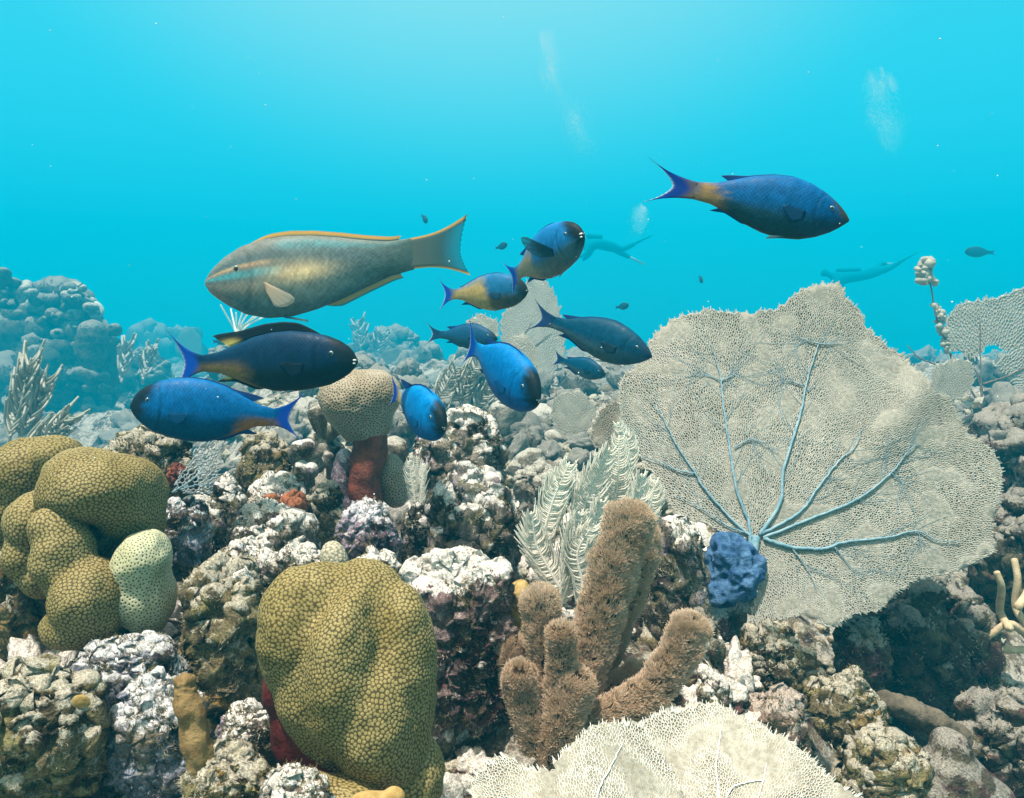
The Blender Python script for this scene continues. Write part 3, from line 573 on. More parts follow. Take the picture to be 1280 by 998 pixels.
simple_coral('boulder_coral', 'smallest grey boulder coral in front of the two bumped one', 'coral', 2.5, [(667, 556, 0, 17, 13, 17), (668, 566, 0, 19, 14, 18)], 'grey_coral', 5, 0.012, 0, 'grey boulder corals', 32, 0.006)
simple_coral('boulder_coral', 'grey boulder coral made of two small domes left of the pale branching fan', 'coral', 2.55, [(706, 550, 0, 16, 11, 16), (690, 548, 0, 12, 11, 14), (700, 562, 0, 26, 12, 18)], 'grey_coral', 5, 0.010, 0, 'grey boulder corals', 33, 0.006)
simple_coral('boulder_coral', 'brownish boulder coral hidden partly behind the white capped rock', 'coral', 2.45, [(640, 513, 0, 20, 16, 20), (626, 530, 0, 18, 26, 20)], 'grey_coral', 5, 0.012, 0, 'grey boulder corals', 34, 0.006)
simple_coral('boulder_coral', 'pale dome of coral behind the foot of the red stalk', 'coral', 1.95, [(492, 560, 0, 18, 14, 18), (488, 582, 0, 20, 20, 20)], 'grey_coral', 5, 0.012, 0, 'grey boulder corals', 35, 0.004)
simple_coral('boulder_coral', 'speckled grey coral dome right of the foot of the red stalk', 'coral', 1.75, [(487, 588, 0, 16, 20, 18), (494, 612, 0, 18, 22, 20)], 'pitted_coral', 6, 0.012, 0.0055, 'grey boulder corals', 36, 0.004, True)
simple_coral('knob_coral', 'little white knobs of coral above the tip of the white sea plume', 'coral', 2.15, [(668, 566, 0, 10, 6, 10), (656, 574, 0, 11, 8, 10), (648, 586, 0, 14, 10, 12), (672, 578, 0, 12, 8, 12), (664, 590, 0, 24, 12, 16)], 'grey_coral', 5, 0.006, 0, None, 37, 0.006)
r = np.random.default_rng(41)
def knobs(n, box, d, rad, seed):
    r = np.random.default_rng(seed); L = []; x0, y0, x1, y1 = box
    for _ in range(n):
        t = r.random(); q = rad*r.uniform(0.75, 1.25); L.append((r.uniform(x0, x1), y0+(y1-y0)*t, r.uniform(-0.02, 0.03)*d, q, q*r.uniform(0.9, 1.4), q*1.1))
    return px_lobes(d, L)
def knobby(name, label, box, d, rad, n, mat, seed, group=None, core=True, sub=6):
    """a heap of rounded knobs on one foot; each knob is melted into the same skeleton"""
    lb = knobs(n, box, d, rad, seed); x0, y0, x1, y1 = box
    if core: lb = lb + px_lobes(d, [((x0+x1)/2, (y0+y1)/2+0.15*(y1-y0), 0, (x1-x0)*0.36, (y1-y0)*0.46, (x1-x0)*0.36)])
    A = np.array(lb); org = np.array((A[:, 0].mean(), A[:, 1].mean(), (A[:, 2]-A[:, 5]).min()))
    return tag(coral_lobe(name, lb, mat, None, org, sub, 0.004, 0, seed=seed, wob=0.006), label, 'coral', group)
knobby('knobby_coral', 'tall cluster of whitish grey coral knobs left of the capped red stalk', (392, 515, 422, 610), 1.80, 9, 30, 'grey_coral', 51, 'whitish knobby corals')
knobby('knobby_coral', 'lower cluster of whitish coral knobs, right of the olive rock under the fish tail', (362, 555, 398, 625), 1.66, 9, 24, 'pale_rock', 52, 'whitish knobby corals')

# ------------------------------------------------------------------ sea fans
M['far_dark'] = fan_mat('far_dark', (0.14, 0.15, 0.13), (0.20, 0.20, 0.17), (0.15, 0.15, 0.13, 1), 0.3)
def inside(poly, P):
    x, y = P[:, 0], P[:, 1]; c = np.zeros(len(P), bool); n = len(poly); j = n-1
    for i in range(n):
        xi, yi = poly[i]; xj, yj = poly[j]; m = ((yi > y) != (yj > y))
        if yi != yj: c ^= m & (x < (xj-xi)*(y-yi)/(yj-yi)+xi)
        j = i
    return c
def jag(poly, step, amp, seed, closed=True):
    """the outline with small ragged teeth, as one tip after another"""
    r = np.random.default_rng(seed); P = np.asarray(poly, dtype=float); Q = np.vstack([P, P[:1]]) if closed else P
    out = []; cen = P.mean(0)
    for a, b in zip(Q[:-1], Q[1:]):
        L = np.linalg.norm(b-a); n = max(1, int(L/step)); nrm = np.array((b[1]-a[1], -(b[0]-a[0])))/max(L, 1e-9)
        if np.dot(nrm, (a+b)/2-cen) < 0: nrm = -nrm
        for k in range(n):
            p = a+(b-a)*(k+r.uniform(0.2, 0.8))/n; out.append(p + nrm*amp*(r.uniform(0.2, 1.0) if k % 2 else r.uniform(-0.6, 0.0)))
    return np.array(out)
def fan_points(poly, base, dr, w, seed):
    """points in rings about the base: cells long along the ray, narrow across it"""
    r = np.random.default_rng(seed); R = np.max(np.linalg.norm(poly-base, axis=1)); out = []; rad = dr*1.5
    while rad < R:
        n = max(5, int(2*math.pi*rad/w)); t = (np.arange(n)+r.uniform(0, 1)+0.42*(r.random(n)-0.5))/n*2*math.pi; q = rad + dr*0.95*(r.random(n)-0.5)
        out.append(np.stack([base[0]+np.cos(t)*q, base[1]+np.sin(t)*q], 1)); rad += dr
    P = np.vstack(out); return P[inside(poly, P)]
def Wv(P, dd):
    return CAM + dd[:, None]*(FWD + (P[:, :1]-640.0)/FX*RGT + (499.0-P[:, 1:2])/FX*UPV)
def fan_blade(e, org, d, outline, base, dr, w, depth_fn, sheet, net, seed, step=5, amp=4, rnet=0.34, thick=0.0016, fringe=True, name='blade'):
    """a net of fine branches (and, where the photo's fan is dense, a membrane in it), px coordinates at distance d"""
    q = d/FX; J = jag(outline, step, amp, seed); base = np.asarray(base, dtype=float)
    place = lambda P, off=0.0: Wv(P, d+depth_fn(P[:, 0], P[:, 1])+off)
    P = fan_points(J, base, dr, w, seed); n0 = len(J)
    if sheet is not None:
        Pb = fan_points(J, base, max(dr, 7), max(w, 7), seed+1); Pb = Pb[inside(J + (J.mean(0)-J)*0.012, Pb)]
        A = np.vstack([J, Pb]); res = geometry.delaunay_2d_cdt([Vector(p) for p in A], [], [list(range(n0))], 1, 1e-4)
        V2 = np.array([v[:] for v in res[0]]); F = np.array([f for f in res[2] if len(f) == 3]); V = place(V2)
        V[:, 1] += 0.004*fbm(V/0.05, 2, seed)
        o = mesh(name, V, F, M[sheet], e, org); md = o.modifiers.new('thickness', 'SOLIDIFY'); md.thickness = thick; md.offset = 0
    if net is not None:
        pts = P[:60000]; res = geometry.delaunay_2d_cdt([Vector(p) for p in np.vstack([pts, J])], [], [list(range(len(pts), len(pts)+n0))], 1, 1e-4)
        V2 = np.array([v[:] for v in res[0]]); T = np.array([f for f in res[2] if len(f) == 3]); C = V2[T].mean(1)
        E = np.sort(np.concatenate([T[:, (0, 1)], T[:, (1, 2)], T[:, (2, 0)]]), 1); ti = np.tile(np.arange(len(T)), 3)
        key = E[:, 0].astype(np.int64)*(len(V2)+1)+E[:, 1]; od = np.argsort(key, kind='stable'); key = key[od]; ti = ti[od]
        same = np.nonzero(key[1:] == key[:-1])[0]; A2, B2 = C[ti[same]], C[ti[same+1]]
        ray = (A2+B2)/2-base; ray /= np.maximum(np.linalg.norm(ray, axis=1)[:, None], 1e-9); dd = B2-A2; al = np.abs((dd*ray).sum(1))/np.maximum(np.linalg.norm(dd, axis=1), 1e-9)
        rad = w*q*rnet*(0.55+0.6*al); g = Geo(); off = -0.0012 if sheet is not None else 0.0
        jit = 0.0012*np.random.default_rng(seed+2).standard_normal(len(C)); 
        A3 = place(A2, off); B3 = place(B2, off); g.segs(A3, B3, rad, rad, 3)
        if fringe:                                              # free tips along the rim
            r = np.random.default_rng(seed+5); m = len(J)*2; s = r.integers(0, n0, m); p0 = J[s]+(J[(s+1) % n0]-J[s])*r.random(m)[:, None]; ray = p0-base; ray /= np.linalg.norm(ray, axis=1)[:, None]
            tip = p0 + ray*(amp*r.uniform(0.4, 1.5, m))[:, None] + r.normal(0, amp*0.2, (m, 2)); g.segs(place(p0-ray*amp*0.8, off), place(tip, off), w*q*rnet*1.1, w*q*rnet*0.55, 4)
        g.build('net', M[net], e, org)
    return place
def veins(e, org, place, lines, d, mat, name='vein', off=-0.004, twigs=0, seed=0, within=None):
    q = d/FX; r = np.random.default_rng(seed)
    for ln, w0, w1 in lines:
        w0, w1 = w0*0.58, w1*0.58
        P2 = spline(ln, 8*len(ln)); P2 = P2 + r.normal(0, 0.35, P2.shape); g = Geo(); R = np.linspace(w0, w1, len(P2))*q/2; g.tube(place(P2, off), R, 8)
        for _ in range(twigs):
            k = r.integers(len(P2)//4, len(P2)-2); t = P2[k+1]-P2[k]; t = t/max(np.linalg.norm(t), 1e-9); sgn = r.choice((-1, 1)); L = r.uniform(10, 34)*(1+0.9*(twigs > 12)); ang = sgn*r.uniform(0.5, 1.1)
            dv = np.array((t[0]*math.cos(ang)-t[1]*math.sin(ang), t[0]*math.sin(ang)+t[1]*math.cos(ang))); c = P2[k]; mid = c+dv*L*0.55+t*L*0.1; end = c+dv*L+t*L*0.45
            if within is not None and not inside(within, np.array([end+dv*12])).all(): continue
            g.tube(place(spline([c, mid, end], 8), off*0.6), np.linspace(w1*(0.8 if twigs < 12 else 0.62), w1*0.3, 8)*q/2, 5)
        g.build(name, M[mat], e, org)

BIG = [(938, 672), (905, 668), (878, 650), (858, 655), (838, 630), (815, 590), (790, 560), (778, 530), (774, 500), (776, 475), (790, 462), (806, 448), (812, 425), (830, 408), (845, 397), (872, 391), (884, 387), (905, 390), (940, 392), (954, 388), (970, 388), (988, 374), (996, 365), (1020, 356), (1050, 355), (1058, 372), (1075, 390), (1082, 408), (1100, 424), (1112, 436), (1130, 446), (1142, 462), (1158, 470), (1166, 492), (1188, 496), (1196, 520), (1212, 545), (1238, 560), (1252, 585), (1250, 620), (1240, 650), (1244, 690), (1215, 705), (1190, 716), (1150, 722), (1120, 740), (1102, 762), (1060, 770), (1040, 786), (1005, 768), (960, 778), (930, 784), (948, 740), (945, 700)]
DB = 1.55
def big_fold(x, y):
    u = (x-760)/500.0; a = np.hypot(x-940, y-668)
    f = 0.030*np.sin((x-0.6*y-560)/88.0)*sstep(60, 260, a) + 0.03*sstep(1040, 1180, x+0.35*(560-y))*sstep(80, 300, a) - 0.022*np.exp(-((x-1130+0.75*(y-520))/34.0)**2)*sstep(650, 520, y)
    return f + 0.16*(668-y)/FX*DB*2.0 + 0.05*sstep(880, 780, x)
org = W(940, 700, DB); e = empty('sea_fan', org, 'largest sea fan, a grey tan fan with blue veins standing on a blue sponge', 'sea fan', 'sea fans')
pl = fan_blade(e, org, DB, BIG, (940, 668), 3.4, 2.2, big_fold, 'fan_sheet', 'fan_net', 61, 5, 2.8, 0.45)
VB = [([(938, 690), (936, 655), (920, 610), (912, 560), (906, 520), (901, 475), (896, 455), (888, 428)], 8, 1.6), ([(940, 672), (915, 650), (880, 610), (868, 590), (845, 555), (828, 522), (812, 500)], 7, 1.2), ([(950, 668), (975, 628), (980, 585), (1000, 520), (1008, 480), (1020, 440), (1024, 428)], 9, 1.8), ([(952, 668), (1000, 640), (1022, 610), (1050, 575), (1068, 560), (1078, 535)], 7, 1.2), ([(955, 672), (1010, 650), (1060, 630), (1090, 612), (1115, 590), (1135, 565), (1150, 553)], 7, 1.3), ([(955, 674), (990, 684), (1030, 686), (1055, 678), (1110, 672), (1145, 664), (1170, 675), (1200, 678)], 9, 1.4), ([(930, 666), (905, 655), (870, 632), (842, 618)], 4, 1.0), ([(868, 592), (848, 588), (825, 578), (800, 570)], 4, 1.0), ([(918, 560), (935, 550), (950, 552), (975, 568)], 3, 1.0), ([(901, 476), (885, 470), (862, 468)], 3, 0.9), ([(901, 476), (915, 470), (922, 464)], 3, 0.9), ([(1004, 482), (985, 476), (970, 480)], 3, 0.9), ([(1024, 430), (1008, 425), (998, 422)], 3, 0.9), ([(1024, 430), (1036, 430), (1048, 428)], 3, 0.9), ([(990, 686), (1010, 712), (1022, 740)], 3.2, 0.8), ([(1044, 684), (1060, 705), (1082, 726)], 3.2, 0.8), ([(1148, 664), (1152, 690)], 2.5, 0.8), ([(1114, 592), (1125, 600), (1132, 606)], 2.5, 0.8)]
veins(e, org, pl, VB, DB, 'vein', off=-0.006, twigs=20, seed=62, within=BIG)
g = Geo(); g.tube([W(938, 720, DB-0.02), W(940, 695, DB-0.012), W(945, 672, DB-0.008)], [0.013, 0.010, 0.008], 10); g.build('stem', M['vein'], e, org)
knobby_c = px_lobes(DB-0.02, [(905, 700, 0, 24, 26, 26), (925, 722, 0.01, 26, 26, 28), (898, 732, 0, 22, 24, 26), (925, 692, 0, 18, 18, 22), (940, 715, 0, 12, 26, 20)])
org2 = W(915, 760, DB-0.02); V, F = blob(knobby_c, 6, 0.006); N = vnormals(V, F); f1, q1 = worley(V/0.022, 8); V = V + N*(0.016*fbm(V/0.05, 3, 5) - 0.009*sstep(0.5, 0.2, f1)*(q1 > 0.5))[:, None]
tag(mesh('blue_sponge', V, F, M['blue_sponge'], origin=org2), 'lumpy deep blue sponge wrapped around the foot of the largest sea fan', 'sponge')

DF = 0.74
FR = [(800, 1090), (690, 1090), (610, 1030), (585, 985), (600, 962), (622, 950), (640, 945), (655, 962), (690, 962), (700, 945), (722, 922), (745, 906), (770, 905), (800, 902), (818, 930), (838, 960), (856, 1000), (862, 1060)]
FR2 = [(830, 1090), (780, 1010), (790, 950), (800, 908), (820, 893), (850, 886), (885, 879), (905, 882), (920, 892), (945, 905), (965, 915), (985, 922), (1000, 935), (1020, 955), (1040, 975), (1075, 998), (1090, 1040), (1000, 1090)]
def f1_(x, y): return -0.10*(y-900)/150.0 - 0.02*np.sin((x-590)/60.0) + 0.0
def f2_(x, y): return 0.055 - 0.10*(y-880)/150.0 + 0.012*np.sin((x-790)/50.0)
org = W(800, 1090, DF); e = empty('sea_fan', org, 'bright white netted sea fan at the bottom edge in front of the brown sea rod', 'sea fan', 'sea fans')
pl = fan_blade(e, org, DF, FR, (770, 1130), 5.4, 2.5, f1_, 'fan_beige', 'fan_white', 63, 6, 4.5, 0.36)
veins(e, org, pl, [([(735, 1090), (745, 1000), (765, 955), (778, 930)], 4, 2)], DF, 'vein_white', off=-0.003, seed=64)
pl = fan_blade(e, org, DF, FR2, (880, 1140), 5.4, 2.5, f2_, 'fan_beige', 'fan_white', 65, 6, 4.5, 0.36)
veins(e, org, pl, [([(905, 1080), (898, 990), (895, 960), (900, 922), (902, 910)], 5, 2), ([(903, 1010), (915, 985), (935, 978), (955, 975)], 4, 2), ([(925, 1060), (950, 990), (958, 955)], 4, 2)], DF, 'vein_white', off=-0.003, seed=66)

def small_fan(label, poly, base, d, seed, mat='fan_far', dr=3.6, w=2.3, sheet=True, tilt=0.0, vn=(), vmat='branch_dark', step=5, amp=3, group='sea fans', net=True, rnet=0.3):
    d = far(d)
    org = W(base[0], base[1], d); e = empty('sea_fan', org, label, 'sea fan', group)
    pl = fan_blade(e, org, d, poly, base, dr, w, lambda x, y: tilt*(base[1]-y)/FX*d + 0.012*np.sin(x/17.0+seed), mat if sheet else None, mat if net else None, seed, step, amp, rnet)
    if vn: veins(e, org, pl, vn, d, vmat, seed=seed, off=-0.01)
    return e
def oval(cx, cy_, rx, ry, n=26, rot=0.0, seed=0, wob=0.08):
    r = np.random.default_rng(seed); t = np.arange(n)/n*2*math.pi; k = 1+wob*r.standard_normal(n); x = np.cos(t)*rx*k; y = np.sin(t)*ry*k
    return [(cx+a*math.cos(rot)-b*math.sin(rot), cy_+a*math.sin(rot)+b*math.cos(rot)) for a, b in zip(x, y)]
small_fan('pale oval sea fan rising behind the two fish in the middle', [(640, 470), (628, 430), (626, 400), (640, 375), (655, 355), (672, 348), (688, 356), (698, 380), (704, 410), (706, 440), (695, 462), (680, 480), (660, 485)], (668, 490), 3.3, 71, tilt=0.2, vn=[([(640, 430), (655, 418), (664, 404)], 2, 1), ([(665, 436), (680, 424), (690, 416)], 2, 1)])
small_fan('narrow whitish sea fan beside the tail of the bright blue fish', oval(655, 446, 18, 32, 20, -0.35, 72), (668, 488), 2.7, 72, tilt=0.2)
small_fan('small round pale sea fan behind the small dark fish', oval(603, 412, 22, 19, 22, 0.0, 73), (603, 440), 2.9, 73, tilt=0.2)
small_fan('grey green sea fan with a bumpy top left of the big sea fan', [(700, 545), (692, 525), (690, 505), (700, 490), (712, 492), (725, 488), (735, 500), (746, 512), (740, 530), (735, 548), (715, 552)], (718, 560), 2.5, 74, tilt=0.1)
small_fan('pale sea fan partly covered by the left edge of the big sea fan', [(738, 552), (742, 530), (752, 512), (770, 500), (790, 498), (800, 520), (800, 560), (760, 570)], (775, 580), 2.0, 75, tilt=0.1)
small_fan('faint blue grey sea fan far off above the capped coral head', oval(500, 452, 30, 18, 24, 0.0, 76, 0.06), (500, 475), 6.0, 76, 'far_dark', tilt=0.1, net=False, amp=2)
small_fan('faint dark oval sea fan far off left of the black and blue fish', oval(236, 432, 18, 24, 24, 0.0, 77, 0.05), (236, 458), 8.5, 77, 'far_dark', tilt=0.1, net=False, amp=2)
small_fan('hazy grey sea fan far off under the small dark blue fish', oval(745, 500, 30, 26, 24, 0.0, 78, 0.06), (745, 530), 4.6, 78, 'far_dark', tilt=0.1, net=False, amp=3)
small_fan('little blue white netted sea fan between the golden coral and the white rounded rock', [(217, 614), (222, 598), (232, 584), (243, 574), (246, 560), (256, 556), (266, 556), (272, 566), (272, 580), (270, 592), (278, 604), (282, 616), (250, 618)], (214, 617), 1.45, 79, 'fan_blue', 6.0, 5.0, False, 0.15, [([(215, 616), (240, 600), (255, 585)], 4, 2), ([(225, 612), (250, 606), (270, 610)], 3, 1.2)], 'vein', 5, 3, rnet=0.22)
small_fan('white disc shaped sea fan on the upper right of the left outcrop', oval(120, 388, 11, 12, 18, 0.0, 80, 0.1), (113, 400), 4.9, 80, 'fan_white', tilt=0.1, net=False, amp=2)
small_fan('small pale sea fan between the big sea fan and the hazy fan on the right', [(1170, 498), (1164, 480), (1166, 462), (1180, 452), (1200, 449), (1216, 452), (1218, 470), (1212, 490), (1195, 500)], (1190, 510), 2.5, 81, tilt=0.1)
HZ = [(1200, 440), (1184, 430), (1180, 405), (1192, 388), (1205, 378), (1225, 376), (1245, 374), (1262, 366), (1285, 358), (1330, 352), (1345, 420), (1335, 470), (1300, 500), (1280, 500), (1262, 470), (1245, 455), (1262, 440), (1240, 428), (1225, 440), (1215, 452)]
small_fan('hazy grey sea fan with torn holes and dark branches at the right edge', HZ, (1225, 500), 2.9, 82, 'fan_far', 5.0, 3.4, True, 0.1, [([(1225, 505), (1200, 470), (1175, 458), (1150, 448), (1134, 432)], 5, 2), ([(1228, 500), (1222, 470), (1210, 445)], 4, 2), ([(1230, 480), (1260, 470), (1290, 455)], 5, 2), ([(1235, 490), (1262, 488), (1280, 496)], 3, 1.5), ([(1228, 500), (1226, 460), (1225, 400)], 4, 1.5)])

# ------------------------------------------------------------------ feathery plumes, rods and whips
def frond(g, P, L, n, side_curve=0.55, rad=0.0016, rr=0.0009, twist=0.0, seed=0, both=True, taper=True):
    """one feather: a stalk with two rows of fine bent pinnules"""
    r = np.random.default_rng(seed); P = np.asarray(P); m = len(P); g.tube(P, np.linspace(rad*1.6, rad*0.7, m), 6, 0.3)
    T = np.gradient(P, axis=0); T /= np.linalg.norm(T, axis=1)[:, None]
    for k in range(n):
        f = 0.04+0.95*k/n; x = f*(m-1); i = int(x); p = P[i]+(P[min(i+1, m-1)]-P[i])*(x-i); t = T[i]; s = np.cross(t, (math.sin(twist), -math.cos(twist), 0)); s /= np.linalg.norm(s); dz = np.cross(s, t)
        ln = L*(1.0 if not taper else (min(1, 0.45+2.2*f) if f < 0.3 else (1.0 if f < 0.7 else 1.0-0.65*(f-0.7)/0.3)))
        for sg in ((-1, 1) if both else (1,)):
            l = ln*r.uniform(0.8, 1.12); o = r.normal(0, 0.18); a = p; b = p + l*0.45*(sg*s*0.85+t*0.42+dz*o); c = p + l*(sg*s*side_curve+t*0.80+dz*o*1.3)
            g.tube(spline([a, b, c], 6), np.array((1, 1, 0.95, 0.85, 0.7, 0.5))*rr, 4, 0.8, cap=False)
def plume(label, fronds, d, mat, L, n, seed, group='sea plumes', rr=0.0010, base=None, side=0.55):
    b = base or fronds[0][0][0]; org = W(b[0], b[1], d); e = empty('sea_plume', org, label, 'sea plume', group); r = np.random.default_rng(seed)
    for k, (pts, dd, lf) in enumerate(fronds):
        P = spline([W(x, y, d+dd) for x, y in pts], 26); g = Geo(); frond(g, P, L*lf*d/FX, int(n*lf**0.3), side, rr*1.5, rr, r.uniform(-0.6, 0.6), seed+k); g.build('frond', M[mat], e, org)
    return e
plume('large white feathery sea plume left of the big sea fan', [
    ([(700, 750), (678, 690), (690, 630), (712, 578)], 0.0, 1.0), ([(705, 745), (688, 715), (670, 680), (664, 640)], -0.02, 0.9), ([(712, 750), (715, 690), (735, 620), (762, 560)], 0.02, 1.05), ([(720, 755), (745, 690), (770, 620), (774, 545)], 0.04, 1.0), ([(735, 755), (740, 720), (742, 670), (752, 625)], -0.03, 0.9),
    ([(745, 750), (775, 690), (795, 640), (802, 592)], 0.0, 0.9), ([(755, 740), (790, 680), (812, 635), (818, 600)], 0.03, 0.7), ([(700, 760), (712, 720), (716, 680), (724, 640)], -0.05, 0.8), ([(725, 760), (728, 730), (722, 690), (742, 655)], -0.06, 0.8), ([(770, 640), (778, 600), (786, 560), (772, 528)], 0.06, 0.6)], 1.36, 'white_plume', 34, 72, 91, rr=0.0014, base=(725, 765))
plume('small white sea plume right of the red stalk', [([(520, 650), (518, 620), (514, 598), (512, 575)], 0, 0.8), ([(522, 650), (526, 622), (528, 600), (530, 580)], 0, 0.8), ([(524, 652), (522, 630), (522, 600), (521, 570)], 0.02, 0.9)], 1.66, 'white_plume', 18, 34, 92, rr=0.0010)
def rods(label, d, lines, mat, wpx, seed, name='sea_rod', cat='soft coral', group='hazy branching soft corals'):
    d = far(d); org = W(*lines[0][0], d); e = empty(name, org, label, cat, group); r = np.random.default_rng(seed)
    for k, ln in enumerate(lines):
        g = Geo(); P = spline([W(x, y, d+r.normal(0, 0.012)*d) for x, y in ln], 18); w = wpx*d/FX/2; g.tube(P, np.linspace(w*1.15, w*0.9, 18), 8); g.build('branch', M[mat], e, org)
    return e
def comb(x0, y0, x1, y1, n, L, ang, seed, bend=0.35):
    """branches leaving a leaning stalk on both sides"""
    r = np.random.default_rng(seed); out = [[(x0, y0), ((x0+x1)/2+r.normal(0, 3), (y0+y1)/2), (x1, y1)]]; t = np.array((x1-x0, y1-y0)); t = t/np.linalg.norm(t)
    for k in range(n):
        f = 0.12+0.85*k/n; p = np.array((x0, y0))+(np.array((x1, y1))-(x0, y0))*f; sg = 1 if k % 2 else -1; a = ang*sg; v = np.array((t[0]*math.cos(a)-t[1]*math.sin(a), t[0]*math.sin(a)+t[1]*math.cos(a))); l = L*r.uniform(0.75, 1.2)*(1-0.4*f)
        m = p+v*l*0.5; out.append([tuple(p), tuple(m), tuple(m+l*0.5*(v*(1-bend)+t*bend*1.2))])
    return out
rods('pale grey sea plume with upright finger branches at the left edge', 2.6, comb(8, 562, 38, 448, 34, 50, 0.5, 93, 0.6)+comb(20, 560, 62, 470, 26, 40, 0.5, 931, 0.6), 'grey_plume', 3.0, 93, 'sea_plume', 'sea plume', 'sea plumes')
rods('pale grey sea plume leaning right along the bottom of the left outcrop', 2.5, comb(20, 572, 88, 518, 32, 42, 0.55, 94, 0.6)+comb(40, 580, 80, 540, 18, 30, 0.5, 95, 0.6), 'grey_plume', 3.0, 94, 'sea_plume', 'sea plume', 'sea plumes')
rods('hazy spray of thin white whips behind the black and blue fish', 4.2, [[(302, 432), (292+2*k, 410), (276+9.5*k+(3 if k % 2 else 0), 378+(k % 3)*6+1.2*abs(k-3))] for k in range(8)], 'white_plume', 2.2, 96, 'sea_whip', 'soft coral')
rods('hazy soft coral bush behind the head of the blue fish that faces left', 4.4, comb(152, 478, 160, 428, 12, 30, 0.5, 97, 0.5)+comb(178, 480, 190, 432, 12, 28, 0.55, 98, 0.5), 'far_coral', 3.2, 97)
rods('tan branching soft coral at the right edge below the dark rock', 1.75, [[(1290, 800), (1262, 780), (1235, 795), (1215, 790)], [(1262, 786), (1250, 765), (1252, 735), (1246, 716)], [(1290, 790), (1270, 760), (1272, 725), (1268, 700)], [(1285, 812), (1255, 812), (1230, 802), (1195, 800)], [(1272, 760), (1284, 740), (1290, 712)]], 'octo_tan', 9, 99, 'sea_rod', 'soft coral', 'sea rods')
g = Geo(); dw = far(2.7); org = W(1192, 470, dw); e = empty('sea_whip', org, 'lone upright whip tipped with a pale tuft, left of the hazy fan at the right', 'soft coral')
g.tube(spline([W(x, y, dw) for x, y in ((1196, 470), (1184, 430), (1170, 395), (1164, 360), (1156, 325))], 20), np.linspace(0.006, 0.003, 20)*1.4, 6); g.build('stalk', M['branch_dark'], e, org)
r = np.random.default_rng(100); D, Fi = ico(2)
for (x0, y0, x1, y1, n, q) in ((1147, 322, 1166, 352, 60, 4.2), (1150, 345, 1172, 356, 26, 3.2), (1165, 380, 1190, 440, 70, 3.4)):
    g = Geo()
    for _ in range(n):
        f = r.random(); c = W(x0+(x1-x0)*f*0.55+r.uniform(0, (x1-x0)*0.45) if y0 > 370 else r.uniform(x0, x1), y0+(y1-y0)*f, dw+r.uniform(-0.03, 0.03)); g.add(c + D*r.uniform(0.5, 1.2)*q*dw/FX*r.uniform(0.6, 1.3, 3), Fi)
    mesh('polyp_tuft', np.vstack(g.V), np.vstack(g.F), M['fan_far'], e, org)

# the brown fuzzy sea rod: cores with thousands of soft tentacles
DR = 1.06; org = W(720, 945, DR); e = empty('sea_rod', org, 'brown fuzzy sea rod with thick furry fingers, in the middle of the foreground', 'soft coral', 'sea rods')
def furry(pts, wpx, dd, seed, dens=1.0, tip=1.0):
    r = np.random.default_rng(seed); q = DR+dd; P = spline([W(x, y, q+z) for x, y, z in pts], 60); m = len(P); prof = np.interp(np.linspace(0, 1, m), [0, 0.15, 0.5, 0.85, 0.96, 1], [0.75, 0.9, 1.0, 1.0*tip, 0.78*tip, 0.26*tip]); rad = wpx*q/FX/2
    core = Geo(); core.tube(P, prof*rad*0.62, 16); c = core.build('branch', M['fuzz_core'], e, org)
    T = np.gradient(P, axis=0); L = np.linalg.norm(T, axis=1); T = T/L[:, None]; length = L.sum(); n = int(min(5200, length*rad*2*math.pi/0.0036**2*dens))
    f = np.sort(r.random(n)**0.93); f[-n//18:] = r.uniform(0.955, 1.0, len(f[-n//18:])); f = np.round(f*length/0.0052)*0.0052/length+r.normal(0, 0.0009/length, n); f = np.clip(f, 0, 1)
    k = f*(m-1); i = np.minimum(k.astype(int), m-2); w = (k-i)[:, None]; p = P[i]*(1-w)+P[i+1]*w; t = T[i]; ref = np.array((0, 1.0, 0.05)); u = np.cross(t, ref); u /= np.linalg.norm(u, axis=1)[:, None]; b = np.cross(u, t)
    a = r.random(n)*2*math.pi; nn = np.cos(a)[:, None]*u + np.sin(a)[:, None]*b; R = (np.interp(f, np.linspace(0, 1, m), prof)*rad)[:, None]; capm = sstep(0.95, 1.0, f)[:, None]; nn = nn*(1-0.6*capm)+t*0.8*capm; nn /= np.linalg.norm(nn, axis=1)[:, None]
    s = p + nn*R*(0.62+0.16*fbm(np.stack([np.cos(a)*1.5, np.sin(a)*1.5, f*length*38+seed], 1), 2, seed)[:, None]); st = nn*0.80+t*0.50; st = st + r.normal(0, 0.18, (n, 3)); st /= np.linalg.norm(st, axis=1)[:, None]; hs = R*0.16*r.uniform(0.7, 1.3, (n, 1)); top = s+st*hs; g = Geo(); w0 = 0.00062*(q/1.06)
    g.segs(s, top, w0*1.5, w0*1.5, 4, 0.15); e1 = np.cross(st, (0.3, 0.2, 0.9)); e1 /= np.linalg.norm(e1, axis=1)[:, None]; e2 = np.cross(st, e1)
    for j_ in range(8):
        an = j_/8*2*math.pi + r.uniform(0, 0.6, n); o = np.cos(an)[:, None]*e1+np.sin(an)[:, None]*e2; lt = (0.0044*(q/1.06)+0.10*R)*r.uniform(0.75, 1.25, (n, 1)); m1 = top+lt*(st*0.46+o*0.30); m2 = m1+lt*(st*0.50+o*0.20+t*0.34+r.normal(0, 0.12, (n, 3)))
        g.segs(top, m1, w0, w0*0.85, 3); g.A[-1] = np.tile(np.repeat((0.2, 0.6), 3), n); g.segs(m1, m2, w0*0.85, w0*0.45, 3); g.A[-1] = np.tile(np.repeat((0.6, 1.0), 3), n)
    g.build('polyps', M['fuzz'], c, org)
